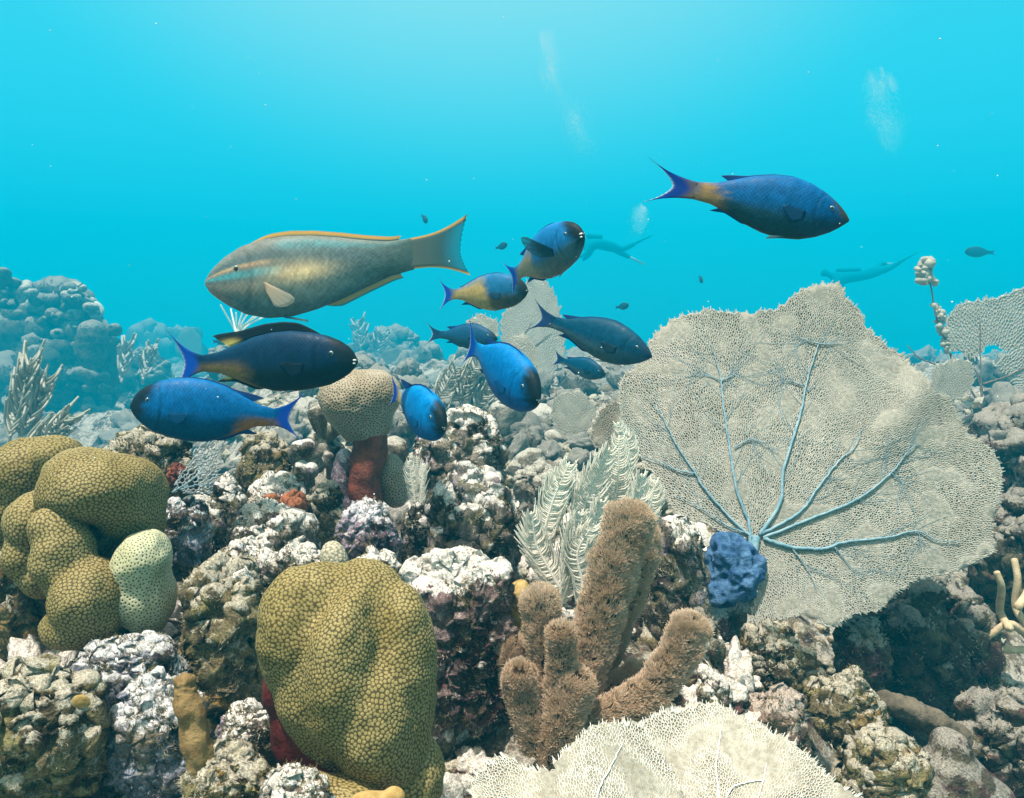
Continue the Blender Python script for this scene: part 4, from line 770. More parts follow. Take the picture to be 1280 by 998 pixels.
furry([(715, 900, 0.0), (728, 850, 0), (748, 780, 0), (770, 700, 0.0), (786, 655, 0), (790, 640, 0)], 62, 0.0, 111)
furry([(740, 880, 0.03), (765, 800, 0.03), (792, 730, 0.03), (805, 680, 0.03), (800, 655, 0.03)], 40, 0.04, 112)
furry([(700, 900, 0), (690, 850, 0), (680, 800, 0), (676, 760, -0.005), (674, 742, 0)], 48, -0.02, 113)
furry([(690, 880, 0), (700, 830, -0.01), (702, 800, -0.015), (700, 788, -0.02)], 34, -0.05, 114)
furry([(668, 930, 0.01), (648, 870, 0.0), (640, 830, 0), (636, 795, 0)], 36, 0.03, 115)
furry([(672, 940, -0.02), (660, 900, -0.02), (652, 865, -0.02), (648, 835, -0.03)], 42, -0.03, 116)
furry([(720, 920, -0.02), (760, 895, -0.02), (810, 865, -0.02), (845, 822, -0.02), (860, 790, -0.02), (864, 778, -0.02)], 50, -0.02, 117)
furry([(730, 915, 0.02), (760, 870, 0.02), (790, 848, 0.02), (800, 840, 0.02)], 36, 0.02, 118)
furry([(690, 960, -0.02), (700, 910, -0.03), (712, 870, -0.03), (722, 845, -0.03)], 54, -0.03, 119)
simple_coral('yellow_sponge', 'slim pale yellow sponge behind the left finger of the brown sea rod', 'sponge', 1.15, [(645, 775, 0, 11, 40, 14), (652, 755, 0, 9, 26, 12)], 'yellow_sponge', 5, 0.01, 0, None, 120, 0.006)

# sponges
def finger(name, label, pts, d, radii, mat, seed, cat='sponge', group=None):
    P = spline([W(x, y, d) for x, y in pts], 40); R = np.interp(np.linspace(0, 1, 40), np.linspace(0, 1, len(radii)), radii)*d/FX; g = Geo(); g.tube(P, R, 40); V = np.vstack(g.V); F = np.vstack(g.F); N = vnormals(V, F)
    V = V + N*(0.0035*fbm(V/0.018, 3, seed)+0.0014*fbm(V/0.006, 2, seed+2))[:, None]; return tag(mesh(name, V, F, M[mat], origin=P[0]), label, cat, group)
finger('finger_sponge', 'brown upright finger sponge near the bottom left', [(252, 1000), (250, 950), (240, 895), (231, 862), (233, 850)], 0.80, [13, 18, 17, 14, 10], 'brown_sponge', 131)
finger('tube_sponge', 'brown cylindrical sponge lying across the rubble at the lower right', [(1205, 928), (1170, 905), (1130, 885), (1098, 876)], 1.30, [16, 17, 15, 12], 'grey_sponge', 132)
simple_coral('slab_sponge', 'grey brown slab of sponge at the bottom right', 'sponge', 1.22, [(1190, 968, 0, 40, 32, 40), (1165, 990, 0, 34, 28, 40), (1215, 995, 0, 46, 28, 40), (1190, 935, 0, 18, 20, 24)], 'dark_rock', 6, 0.008, 0, None, 133, 0.010)
simple_coral('disc_sponge', 'small mustard yellow disc of sponge on the greenish dead coral at the bottom left', 'sponge', 0.795, [(104, 878, 0, 12, 9, 3), (97, 874, 0, 6, 6, 3)], 'yellow_sponge', 4, 0.004, 0, None, 134, 0.004)
simple_coral('finger_sponge', 'small pinkish stub beside the left edge of the white hollowed rock', 'sponge', 1.14, [(271, 716, 0, 7, 11, 8), (276, 706, 0, 6, 8, 7)], 'pink_rock', 4, 0.005, 0, None, 135, 0.002)

# ------------------------------------------------------------------ fish
def smooth1(x, xs, ys, n=400, k=13):
    g = np.linspace(0, 1, n); y = np.interp(g, xs, ys); yp = np.concatenate([y[:1].repeat(k), y, y[-1:].repeat(k)]); y2 = np.convolve(yp, np.hanning(k+2)[1:-1]/np.hanning(k+2)[1:-1].sum(), 'same')[k:-k]; y2[:3] = y[:3]*0.5+y2[:3]*0.5
    return np.interp(x, g, y2)
WR = dict(top=([0, .02, .05, .10, .18, .28, .40, .52, .64, .76, .88, 1], [.03, .145, .24, .335, .425, .485, .52, .50, .43, .31, .185, .135]),
          bot=([0, .02, .05, .10, .18, .28, .40, .52, .64, .76, .88, 1], [.03, .11, .19, .28, .38, .435, .48, .47, .40, .28, .165, .135]),
          wid=([0, .03, .08, .16, .28, .42, .58, .75, .90, 1], [.03, .13, .24, .36, .43, .43, .37, .24, .11, .022]))
PA = dict(top=([0, .015, .05, .10, .18, .28, .40, .52, .64, .76, .88, 1], [.02, .10, .20, .31, .43, .50, .515, .48, .41, .32, .235, .20]),
          bot=([0, .015, .05, .10, .18, .28, .40, .52, .64, .76, .88, 1], [.03, .12, .20, .30, .42, .49, .50, .45, .37, .28, .21, .20]),
          wid=([0, .03, .08, .16, .28, .42, .58, .75, .90, 1], [.06, .17, .27, .37, .43, .42, .35, .24, .12, .018]))
WS = dict(top=([0, .02, .05, .10, .18, .28, .40, .52, .64, .76, .88, 1], [.02, .085, .155, .25, .365, .465, .515, .49, .415, .30, .185, .145]),
          bot=([0, .02, .05, .10, .18, .28, .40, .52, .64, .76, .88, 1], [.02, .075, .15, .25, .365, .455, .49, .46, .375, .26, .165, .145]),
          wid=([0, .03, .08, .16, .28, .42, .58, .75, .90, 1], [.03, .12, .21, .33, .42, .43, .37, .24, .11, .022]))
def lerp3(f, a, b):
    f = np.clip(np.asarray(f), 0, 1)[:, None]; return np.asarray(a)*(1-f)+np.asarray(b)*f
def fish(name, label, nose, tail, d_nose, d_tail, depth, prof, skin, cat='fish', group=None, roll=0.0, tail_frac=0.19, fork=0.52, span=0.30, bend=0.0, dors=(0.24, 0.82, 0.014, 0.016), anal=(0.58, 0.82, 0.014, 0.016), pect='flat', small=False, mouth=None, pal=None, mat='fish', tailrim=(0.55, 0.62, 0.72), finc=None, seed=0, axis0=0.0, tail_asym=0.0, dors_lean=0.8, eye_col=None, tailcol=(0.0, 0.065, 0.46), tailbend=0.0):
    """nose and tail tip as pixels with their distances; depth is the body's height over the whole length"""
    Nw, Tw = W(*nose, d_nose), W(*tail, d_tail); ax = Nw-Tw; L = np.linalg.norm(ax); ax /= L; up = np.array((0, 0, 1.0)); up = up-ax*np.dot(up, ax); up /= np.linalg.norm(up); sd_ = np.cross(up, ax)
    up2 = up*math.cos(roll)+sd_*math.sin(roll); sd_ = np.cross(up2, ax); e = empty(name, Tw, label, cat, group); rt = Matrix(((ax[0], sd_[0], up2[0]), (ax[1], sd_[1], up2[1]), (ax[2], sd_[2], up2[2]))); e.rotation_euler = rt.to_euler()
    Lb = L*(1-tail_frac); Dp = depth*L; xs = lambda s: L - np.asarray(s)*Lb; r = np.random.default_rng(seed)
    spine = lambda x: bend*L*np.clip((0.75*L-x)/L, 0, 1)**2 + tailbend*L*np.clip((0.30*L-x)/L, 0, 1)**1.5
    tp = lambda s: smooth1(s, *prof['top'])*Dp; bt = lambda s: smooth1(s, *prof['bot'])*Dp; wd = lambda s: smooth1(s, *prof['wid'])*Dp*0.5*1.12
    ns, ntq = (110, 64) if not small else (40, 24)
    s = np.linspace(0, 1, ns)**1.25; t = np.arange(ntq)/ntq*2*math.pi; Sg, Tg = np.meshgrid(s, t, indexing='ij'); S_, T_ = Sg.ravel(), Tg.ravel(); h = np.sin(T_); cc = np.cos(T_)
    z = np.where(h > 0, tp(S_)*h, bt(S_)*h); y = np.sign(cc)*np.abs(cc)**0.9*wd(S_); x = xs(S_) + 0*z; gc = np.exp(-((S_-0.235+0.055*h**2)/0.010)**2)*(np.abs(h) < 0.85); y = y*(1-0.045*gc)*(1+0.025*np.exp(-((S_-0.215+0.055*h**2)/0.02)**2)); V = np.stack([x, y+spine(x), z+axis0*Dp*S_**2.2], 1)
    i = np.arange(ns-1)[:, None]*ntq; j = np.arange(ntq)[None, :]; j2 = (j+1) % ntq; F = np.stack([i+j, i+ntq+j, i+ntq+j2, i+j2], -1).reshape(-1, 4)
    ends = np.array([[V[:ntq, 0].mean()+0.002*L, spine(L), V[:ntq, 2].mean()], [xs(1.0), spine(xs(1.0)), V[-ntq:, 2].mean()]])
    nz = fbm(np.stack([S_*9, h*3+seed, cc*2], 1), 3, seed); col = skin(S_, h, nz, cc)*(1-0.22*gc)[:, None]*(1+0.35*np.clip(fbm(np.stack([S_*60, T_*14, 0*S_+seed], 1), 2, seed+5), -0.5, 0.6))[:, None]
    per = 46.0 if not small else 14.0; ua, ub = S_*Lb/L*per*1.5, T_/(2*math.pi)*per*1.1; suv = np.stack([(ua+ub)*0.7, (ua-ub)*0.7, 0*S_], 1)
    mesh('body', V, F, M[mat], e, None, {'Col': col, 'suv': suv}).location = (0, 0, 0)
    def fin(fname, base, tip, colf, thick=0.008, nv=10, lat=None, par=None, sub=None, al=None):
        B, Tp = np.asarray(base), np.asarray(tip); nu = len(B); v = np.linspace(0, 1, nv); G = B[:, None, :]*(1-v)[None, :, None]+Tp[:, None, :]*v[None, :, None]
        if lat is not None: G = G + lat(np.linspace(0, 1, nu)[:, None], v[None, :])
        nrm = np.cross(np.gradient(G, axis=0), np.gradient(G, axis=1)); nrm /= np.maximum(np.linalg.norm(nrm, axis=2)[:, :, None], 1e-12)
        u_ = np.linspace(0, 1, nu); edge = np.minimum(1, np.minimum(u_, 1-u_)*8+0.15)[:, None]; th_ = (thick*L*0.5*edge*(1-0.8*v[None, :]))[:, :, None]
        A, Bk = G+nrm*th_, G-nrm*th_; ring = np.concatenate([A, Bk[:, ::-1]], 1); m = 2*nv; VV = ring.reshape(-1, 3); ii = np.arange(nu-1)[:, None]*m; jj = np.arange(m)[None, :]; k2 = (jj+1) % m
        FF = np.stack([ii+jj, ii+m+jj, ii+m+k2, ii+k2], -1).reshape(-1, 4); uu = np.repeat(u_, m); vv = np.tile(np.concatenate([v, v[::-1]]), nu)
        rays = max(8, nu*0.8); o = mesh(fname, VV, FF, M['fin'], par or e, None, {'Col': colf(uu, vv), 'suv': np.stack([uu*rays, vv*0.3, 0*uu], 1), 'al': (al(uu, vv) if al else 0.12*vv)}); o.location = (0, 0, 0); return o
    P3 = lambda x, y_, z_: np.stack([x+0*np.asarray(z_), np.asarray(spine(x))+y_+0*np.asarray(z_), z_+0*np.asarray(x)], 1)
    fc = finc or (lambda u, v: lerp3(v*0.8, (0.008, 0.07, 0.28), (0.006, 0.02, 0.10)))
    # tail
    nu = 41 if not small else 17; v = np.linspace(-1, 1, nu); hb = float(tp(np.array([1.0]))[0]); ctr = axis0*Dp
    xt = L*tail_frac*(1.0-fork*(1-np.abs(v)**1.6)+0.012*np.sin(np.arange(nu)*2.4+seed)*(np.abs(v) < 0.95)); zt = ctr + v*span*L*0.5*(1+tail_asym*np.sign(v)); base = P3(np.full(nu, xs(0.985)), 0, ctr+v*hb*0.98); tip = P3(xs(1.0)-xt, 0, zt)
    fan_b = lambda u, vv: np.stack([0*u*vv, 0*u*vv, np.sign(2*u-1)*np.abs(2*u-1)*(-0.25*span*L*0.5*np.sin(vv*math.pi)*0.6)], -1)
    tc = lambda u, vv: lerp3(sstep(0.90, 1.0, vv)*(1-sstep(0.75, 0.95, np.abs(2*u-1))), lerp3(sstep(0.0, 0.5, vv), skin(np.full(len(u), 0.97), 2*u-1, 0*u, 0*u), tailcol), tailrim)
    fin('tail_fin', base, tip, finc if (finc and pal == 'parrot') and False else (tc if pal != 'parrot' else (lambda u, vv: lerp3(sstep(0.86, 0.94, np.abs(2*u-1)), lerp3(vv, (0.12, 0.165, 0.155), (0.02, 0.13, 0.17)), (0.74, 0.40, 0.09)))), 0.008, 14, fan_b, al=(lambda u, vv: 0.62*sstep(0.35, 1.0, vv)*(1-sstep(0.78, 0.86, np.abs(2*u-1)))) if pal == 'parrot' else (lambda u, vv: 0.10*vv))
    if small: return e
    def ridge(a, b, hmax, hend, sgn, n=34):
        ss = np.linspace(a, b, n); u = (ss-a)/(b-a); prof_h = hmax*np.minimum(1, u*6)**0.7*(1-0.25*u) + hend*sstep(0.72, 1.0, u)
        zb = (tp(ss) if sgn > 0 else -bt(ss))*0.97 + ctr*ss**2.2; zz = zb + sgn*prof_h*L; return P3(xs(ss), 0, zb), P3(xs(ss)-prof_h*L*dors_lean-hend*L*2.2*sstep(0.75, 1, u), 0, zz)
    b, t_ = ridge(*dors, 1); fin('dorsal_fin', b, t_, fc if pal != 'parrot' else (lambda u, vv: lerp3(sstep(0.25, 0.5, vv)*(1-sstep(0.86, 0.95, vv)), (0.04, 0.13, 0.15), (0.72, 0.40, 0.10))), 0.010, 6)
    b, t_ = ridge(*anal, -1); fin('anal_fin', b, t_, fc if pal != 'parrot' else (lambda u, vv: lerp3(sstep(0.0, 0.4, vv)*(1-sstep(0.6, 0.8, vv)), (0.10, 0.30, 0.34), (0.50, 0.33, 0.14))), 0.009, 6)
    # pectoral and pelvic fins, eyes
    bc = skin(np.array([0.32]), np.array([-0.15]), np.zeros(1), np.zeros(1))[0]
    for sg in (-1, 1):
        s0 = 0.29; x0 = float(xs(s0)); w0 = float(wd(np.array([s0]))[0])*0.97; z0 = -0.10*Dp; n = 15; u = np.linspace(0, 1, n); sp_ = float(spine(x0)); ln = dict(flat=0.12, down=0.15, spread=0.21)[pect]*L
        if pect == 'spread': ang = np.radians(10+70*u); dirv = np.stack([-0.75*np.sin(ang), sg*(0.85+0*u), 0.45*np.cos(ang)+0.10], 1)
        elif pect == 'down': ang = np.radians(28+34*u); dirv = np.stack([-np.cos(ang), sg*0.30+0*u, -np.sin(ang)], 1)
        else: ang = np.radians(-6+26*u); dirv = np.stack([-np.cos(ang), sg*0.16+0*u, -np.sin(ang)], 1)
        dirv /= np.linalg.norm(dirv, axis=1)[:, None]; lu = ln*(1.0-0.62*u**1.3)*np.minimum(1, 0.8+u*2)*(1.15 if pect == 'spread' else 1)
        base = np.stack([x0-0.010*L*u, sp_+sg*w0+0*u, z0+0.022*L*(0.5-u)*2], 1); pc = (lambda uu, vv: lerp3(vv, 0.7*bc, 0.9*bc)) if pal != 'parrot' else (lambda uu, vv: lerp3(vv, (0.60, 0.44, 0.31), (0.38, 0.40, 0.36)))
        if pect == 'spread': pc = lambda uu, vv: lerp3(vv, (0.008, 0.04, 0.07), (0.05, 0.13, 0.16))
        fin('pectoral_fin', base, base+dirv*lu[:, None], pc, 0.006, 8, al=lambda uu, vv: (0.7 if pect == 'spread' else 0.55 if pect == 'down' else 0.3)*sstep(0.2, 1.0, vv)*(0.75+0.25*np.sin(uu*60)))
        s1 = 0.36; x1 = float(xs(s1)); b1 = -float(bt(np.array([s1]))[0])*0.96; u = np.linspace(0, 1, 9); base = np.stack([x1-0.03*L*u, float(spine(x1))+sg*0.018*L+0*u, b1+0*u], 1); tip = base + np.stack([-0.085*L*(1-0.4*u), sg*0.012*L+0*u, -0.020*L*(1-0.5*u)], 1)
        fin('pelvic_fin', base, tip, lambda uu, vv: lerp3(vv, (0.05, 0.14, 0.26), (0.45, 0.52, 0.55)), 0.006, 5)
        se = 0.135 if pal != 'parrot' else 0.165; xe = float(xs(se)); he = 0.36; we = float(wd(np.array([se]))[0])*abs(math.cos(math.asin(he)))**0.9*0.93; D, Fi = ico(3); er = 0.0125*L if pal != 'parrot' else 0.0120*L
        ze = float(tp(np.array([se]))[0])*he; eo = mesh('eye', D*(er, er*0.6, er)+(xe, float(spine(xe))+sg*we, ze), Fi, M['eye'], e); eo.location = (0, 0, 0)
        po = mesh('pupil', D*(er*0.72, er*0.5, er*0.72)+(xe, float(spine(xe))+sg*(we+er*0.22), ze), Fi, M['pupil'], eo); po.location = (0, 0, 0)
    if mouth:
        D, Fi = ico(3); q = 0.8*mouth*L
        for nm, dz in (('upper_lip', 0.30), ('lower_lip', -0.48)):
            lv = D*(q*0.80, q*0.90, q*0.42)+(L-q*(0.85 if dz > 0 else 1.0), float(spine(L)), dz*q+V[:ntq, 2].mean()); o = mesh(nm, lv, Fi, M['beak'], e); o.location = (0, 0, 0)
    return e

def wrasse(blue=(0.0, 0.105, 0.31), back=(0.0, 0.11, 0.32), belly=(0.002, 0.060, 0.15), nosec=(0.006, 0.014, 0.022), rear=(0.26, 0.17, 0.055), rear_s=0.72, rear_h=0.2, rear_amt=1.0, nose_s=0.085, mid=None, belly2=None):
    def f(s, h, nz, cc):
        c = lerp3(sstep(-0.5, 0.6, h), belly, back); c = c*(1-0.0)+0; c = lerp3(sstep(0.75, 0.1, np.abs(h-0.25)), c, blue)
        if belly2: c = lerp3(sstep(-0.1, -0.75, h+0.12*nz)*sstep(0.15, 0.4, s), c, belly2)
        c = lerp3(rear_amt*sstep(rear_s, rear_s+0.14, s+0.05*nz+0.05*(-h))*sstep(rear_h+0.55, rear_h-0.35, h+0.15*nz)*(1-0.5*sstep(0.93, 1.0, s)), c, rear)
        c = lerp3(sstep(nose_s+0.07, nose_s-0.04, s-0.06*h+0.03*nz), c, nosec); return c*(1+0.12*nz[:, None])
    return f
def parrot_skin(s, h, nz, cc):
    c = lerp3(sstep(-0.6, 0.5, h), (0.055, 0.125, 0.140), (0.066, 0.105, 0.115))
    c = lerp3(sstep(0.40, 0.95, h)*0.7, c, (0.12, 0.12, 0.105)); c = lerp3(sstep(0.55, 0.75, h)*sstep(0.95, 0.8, h)*sstep(0.3, 0.42, s)*0.6, c, (0.03, 0.17, 0.20))
    c = lerp3(sstep(0.40, 0.52, h)*sstep(0.68, 0.55, h)*sstep(0.45, 0.30, s)*0.8, c, (0.055, 0.085, 0.095))
    c = lerp3(sstep(0.26, 0.34, h)*sstep(0.46, 0.40, h)*sstep(0.40, 0.25, s)*0.9, c, (0.33, 0.22, 0.13)); c = lerp3(sstep(-0.02, 0.06, h)*sstep(0.26, 0.18, h)*sstep(0.45, 0.30, s)*0.85, c, (0.05, 0.25, 0.29))
    blob_ = np.exp(-((s-0.46)/0.15)**2-((h-0.02)/0.26)**2); c = lerp3(blob_*0.95, c, (0.62, 0.43, 0.24)); c = lerp3(np.exp(-((s-0.50)/0.22)**2-((h+0.45)/0.28)**2)*0.38, c, (0.36, 0.31, 0.25))
    c = lerp3(sstep(0.18, 0.02, s)*sstep(0.0, -0.5, h)*0.6, c, (0.34, 0.22, 0.18)); c = lerp3(np.exp(-((s-0.18)/0.14)**2-((h+0.25)/0.22)**2)*0.6, c, (0.32, 0.24, 0.18))
    c = lerp3(sstep(0.6, 0.95, s)*0.75, c, (0.060, 0.095, 0.090)); return np.clip(c*(1+0.14*nz[:, None])*1.35, 0, 0.8)

SCHOOL = 'school of blue wrasses over the reef'
fish('parrotfish', 'large grey green parrotfish with a yellow flank and orange edged fins, facing left', (257, 354), (588, 341), 1.36, 1.40, 0.300, PA, parrot_skin, group='reef fish', tail_frac=0.215, fork=0.16, span=0.235, dors=(0.20, 0.93, 0.025, 0.0), anal=(0.56, 0.93, 0.026, 0.0), pect='down', mouth=0.026, pal='parrot', mat='parrot', dors_lean=0.6, seed=1, axis0=0.27, tail_asym=0.22)
fish('wrasse', 'nearly black wrasse with raised black back fin and white lips, facing right', (447, 452), (208, 455), 1.46, 1.55, 0.285, WR, wrasse(blue=(0.003, 0.022, 0.062), back=(0.002, 0.032, 0.085), belly=(0.007, 0.014, 0.020), rear=(0.20, 0.13, 0.045), rear_s=0.62, rear_h=-0.2, nose_s=0.09), group=SCHOOL, dors=(0.21, 0.80, 0.050, 0.018), span=0.35, mouth=0.022, seed=2, tailcol=(0.0, 0.075, 0.52), finc=lambda u, v: lerp3(sstep(0.82, 0.95, u)*sstep(0.7, 0.2, v), (0.006, 0.012, 0.022), (0.75, 0.60, 0.18)), dors_lean=1.0)
fish('wrasse', 'vivid blue wrasse with a black nose and rusty rear belly, the only one swimming left', (163, 508), (384, 525), 1.26, 1.30, 0.375, WR, wrasse(nosec=(0.006, 0.016, 0.03), rear=(0.30, 0.12, 0.04), rear_s=0.70, rear_h=-0.35, nose_s=0.10), group=SCHOOL, span=0.34, dors=(0.22, 0.84, 0.012, 0.018), seed=3, fork=0.55, tail_asym=0.12)
fish('wrasse', 'small bright blue wrasse pointing nose down, right of the capped coral head', (556, 536), (486, 486), 1.33, 1.55, 0.345, WR, wrasse(blue=(0.0, 0.16, 0.44), back=(0.0, 0.17, 0.46), rear=(0.42, 0.32, 0.13), rear_s=0.76, rear_h=0.9, nose_s=0.09, belly=(0.01, 0.12, 0.34)), group=SCHOOL, pect='flat', mouth=0.020, span=0.30, seed=4, dors=(0.22, 0.84, 0.016, 0.035))
fish('wrasse', 'brightest blue wrasse tilted steeply nose down with its tail raised behind', (674, 502), (579, 424), 1.46, 1.72, 0.350, WR, wrasse(blue=(0.0, 0.13, 0.38), back=(0.002, 0.17, 0.47), rear=(0.03, 0.16, 0.42), rear_amt=0.5, nose_s=0.09, belly=(0.01, 0.11, 0.33)), group=SCHOOL, mouth=0.020, span=0.42, seed=5, fork=0.55, tailrim=(0.6, 0.68, 0.78))
fish('wrasse', 'blue wrasse with tan yellow rear half, behind the tail of the up-turned fish', (660, 364), (546, 369), 1.93, 2.06, 0.345, WR, wrasse(blue=(0.010, 0.12, 0.27), back=(0.010, 0.13, 0.30), belly=(0.055, 0.065, 0.055), rear=(0.36, 0.27, 0.10), rear_s=0.42, rear_h=0.65, nose_s=0.09, nosec=(0.01, 0.022, 0.03), belly2=(0.11, 0.09, 0.045)), group=SCHOOL, mouth=0.022, span=0.36, seed=6, tailcol=(0.002, 0.07, 0.50), dors=(0.22, 0.9, 0.012, 0.0))
fish('wrasse', 'blue wrasse turned up towards us with spread breast fins and thick white lips', (730, 293), (625, 352), 1.60, 1.86, 0.335, WR, wrasse(blue=(0.010, 0.15, 0.38), back=(0.012, 0.17, 0.44), belly=(0.06, 0.13, 0.15), rear=(0.30, 0.25, 0.15), rear_s=0.55, rear_h=0.6, nose_s=0.085, belly2=(0.13, 0.15, 0.13)), group=SCHOOL, pect='spread', mouth=0.030, span=0.30, seed=7, tailcol=(0.0, 0.075, 0.52), roll=-0.15, bend=0.10)
fish('wrasse', 'slim dark blue wrasse sloping down with its nose over the big sea fan', (815, 446), (660, 392), 1.48, 1.62, 0.285, WS, wrasse(blue=(0.001, 0.055, 0.115), back=(0.001, 0.05, 0.10), belly=(0.030, 0.085, 0.14), rear_amt=0.0, nose_s=0.05, nosec=(0.01, 0.04, 0.08), belly2=(0.06, 0.11, 0.13)), group=SCHOOL, span=0.26, seed=8, tailcol=(0.010, 0.055, 0.18), dors=(0.25, 0.88, 0.010, 0.012), tail_frac=0.22, anal=(0.58, 0.86, 0.016, 0.012))
fish('wrasse', 'smallest dark blue wrasse, below the slim dark one', (757, 469), (688, 446), 2.7, 2.85, 0.29, WS, wrasse(blue=(0.001, 0.055, 0.12), back=(0.001, 0.05, 0.11), belly=(0.020, 0.07, 0.12), rear_amt=0.0, nose_s=0.05, belly2=(0.06, 0.11, 0.13)), group=SCHOOL, span=0.34, seed=9, tailcol=(0.008, 0.04, 0.16), tail_frac=0.24, dors=(0.25, 0.9, 0.016, 0.01), anal=(0.58, 0.86, 0.03, 0.02))
fish('wrasse', 'small dark slate wrasse half hidden behind the tail of the brightest blue one', (622, 424), (530, 417), 2.55, 2.7, 0.285, WS, wrasse(blue=(0.008, 0.065, 0.15), back=(0.008, 0.06, 0.14), belly=(0.015, 0.06, 0.11), rear_amt=0.0, nose_s=0.05), group=SCHOOL, span=0.30, seed=10, tailcol=(0.010, 0.05, 0.14), tail_frac=0.23)
fish('wrasse', 'large deep blue wrasse swimming alone in open water at the upper right', (1061, 276), (800, 225), 1.12, 1.15, 0.29, WS, wrasse(blue=(0.0, 0.085, 0.25), back=(0.0, 0.095, 0.28), belly=(0.012, 0.060, 0.11), rear=(0.26, 0.16, 0.07), rear_s=0.76, rear_h=0.9, nose_s=0.05, nosec=(0.04, 0.05, 0.05), belly2=(0.012, 0.055, 0.075)), group=SCHOOL, span=0.24, seed=11, tailcol=(0.0, 0.045, 0.34), tail_frac=0.265, dors=(0.24, 0.80, 0.008, 0.012), anal=(0.62, 0.82, 0.008, 0.012), axis0=0.0, mouth=0.012, fork=0.60)

tiny = wrasse(blue=(0.010, 0.05, 0.10), back=(0.010, 0.05, 0.09), belly=(0.015, 0.05, 0.09), rear_amt=0)
for (lab, n_, t_, d) in (('tiny dark fish far off beside the up-turned wrasse', (634, 306), (618, 311), 4.6), ('tiny dark fish far off above the slim dark wrasse', (786, 382), (768, 385), 4.4), ('tiny dark fish high above the tail of the parrotfish', (534, 278), (526, 268), 5.0), ('tiny dark fish by the far left fin of the black and blue wrasse', (288, 424), (264, 428), 5.0), ('tiny dark fish above the left shoulder of the big sea fan', (878, 353), (873, 344), 5.0)):
    fish('distant_fish', lab, n_, t_, d*2, d*2+0.2, 0.34, WR, tiny, group='tiny distant fish', small=True, span=0.34, seed=20)
fish('distant_fish', 'blurred dark fish in the open water at the far upper right', (1206, 315), (1246, 316), 15, 15.2, 0.28, WR, tiny, group='tiny distant fish', small=True, span=0.2, seed=21)

# ------------------------------------------------------------------ far reef
r = np.random.default_rng(77)
def outcrop(label, lump_boxes, d, seed, mat='far_rock', n=40, rad=11, knobs_box=None, extra=()):
    """a tower of reef rock with rounded coral heads growing all over it"""
    d = far(d); x0, y0, x1, y1 = lump_boxes[0]; org = W((x0+x1)/2, y1, d); e = empty('reef_outcrop', org, label, 'rock', 'reef outcrops'); r = np.random.default_rng(seed)
    for k, b in enumerate(lump_boxes):
        V, F, cr, c, hh = rock_shape(b, d+0.12*k, seed+k, pw=2.5, lump=0.30, knob=0.11, pit=1.0, fine=4, deep=0.7, down=0.15); V = V + vnormals(V, F)*(0.09*ridged(V/0.32, 3, seed))[:, None]; mesh('rock_body', V, F, M['far_rock'], e, org, {'crust_toplit': cr-0.05})
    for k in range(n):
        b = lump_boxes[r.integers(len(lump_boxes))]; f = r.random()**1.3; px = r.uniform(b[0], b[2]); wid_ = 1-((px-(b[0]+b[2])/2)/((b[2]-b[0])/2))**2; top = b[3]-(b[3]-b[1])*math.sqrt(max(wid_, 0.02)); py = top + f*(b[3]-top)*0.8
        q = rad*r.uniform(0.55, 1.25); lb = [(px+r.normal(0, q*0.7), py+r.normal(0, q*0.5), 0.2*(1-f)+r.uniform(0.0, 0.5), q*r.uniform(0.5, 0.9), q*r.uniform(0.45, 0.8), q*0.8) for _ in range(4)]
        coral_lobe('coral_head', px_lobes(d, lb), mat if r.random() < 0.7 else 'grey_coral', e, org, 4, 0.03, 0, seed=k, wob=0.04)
    return e
outcrop('tall hazy reef outcrop covered in coral knobs at the left', [(-60, 372, 138, 580), (-40, 345, 60, 480), (20, 350, 130, 470)], 5.0, 201, n=70, rad=12)
simple_coral('boulder_coral', 'smooth hazy barrel shaped coral on the right side of the left outcrop', 'coral', 4.75, [(116, 424, 0, 18, 23, 20), (114, 440, 0, 17, 22, 20)], 'far_rock', 6, 0.012, 0, 'grey boulder corals', 211, 0.012)
outcrop('lower hazy outcrop with rounded corals right of the tall left outcrop', [(125, 440, 205, 580), (165, 455, 225, 560)], 5.8, 221, n=26, rad=10)
outcrop('faint low reef outcrop far off under the parrotfish', [(405, 425, 500, 560), (440, 410, 560, 560)], 7.0, 231, n=24, rad=9)
outcrop('pale knobby reef mound behind the bright blue wrasse', [(545, 470, 640, 580), (520, 490, 600, 580)], 3.2, 241, n=34, rad=11)
outcrop('hazy reef mound behind the grey boulder corals, left of the big sea fan', [(630, 480, 780, 600), (700, 500, 800, 600)], 5.2, 251, n=26, rad=10)
outcrop('small hazy reef knoll under the spray of thin white whips', [(262, 430, 345, 580)], 4.25, 271, n=14, rad=8)
outcrop('faint dark reef shoulder far off right of the left outcrop', [(150, 400, 270, 560), (225, 440, 360, 560)], 10.0, 261, n=14, rad=7)
rods('tangle of pale curled soft coral under the tail of the brightest blue wrasse', 2.7, comb(560, 510, 600, 450, 34, 30, 0.8, 141, 0.7)+comb(545, 505, 572, 458, 26, 26, 0.9, 142, 0.7)+comb(590, 515, 626, 468, 28, 26, 0.8, 143, 0.7)+comb(575, 512, 590, 470, 20, 22, 0.7, 146, 0.7), 'grey_plume', 1.9, 141)
rods('faint far off soft coral bush under the belly of the parrotfish', 6.5, comb(452, 440, 448, 400, 14, 22, 0.8, 144)+comb(470, 445, 478, 415, 12, 20, 0.8, 145), 'far_coral', 2.4, 144)

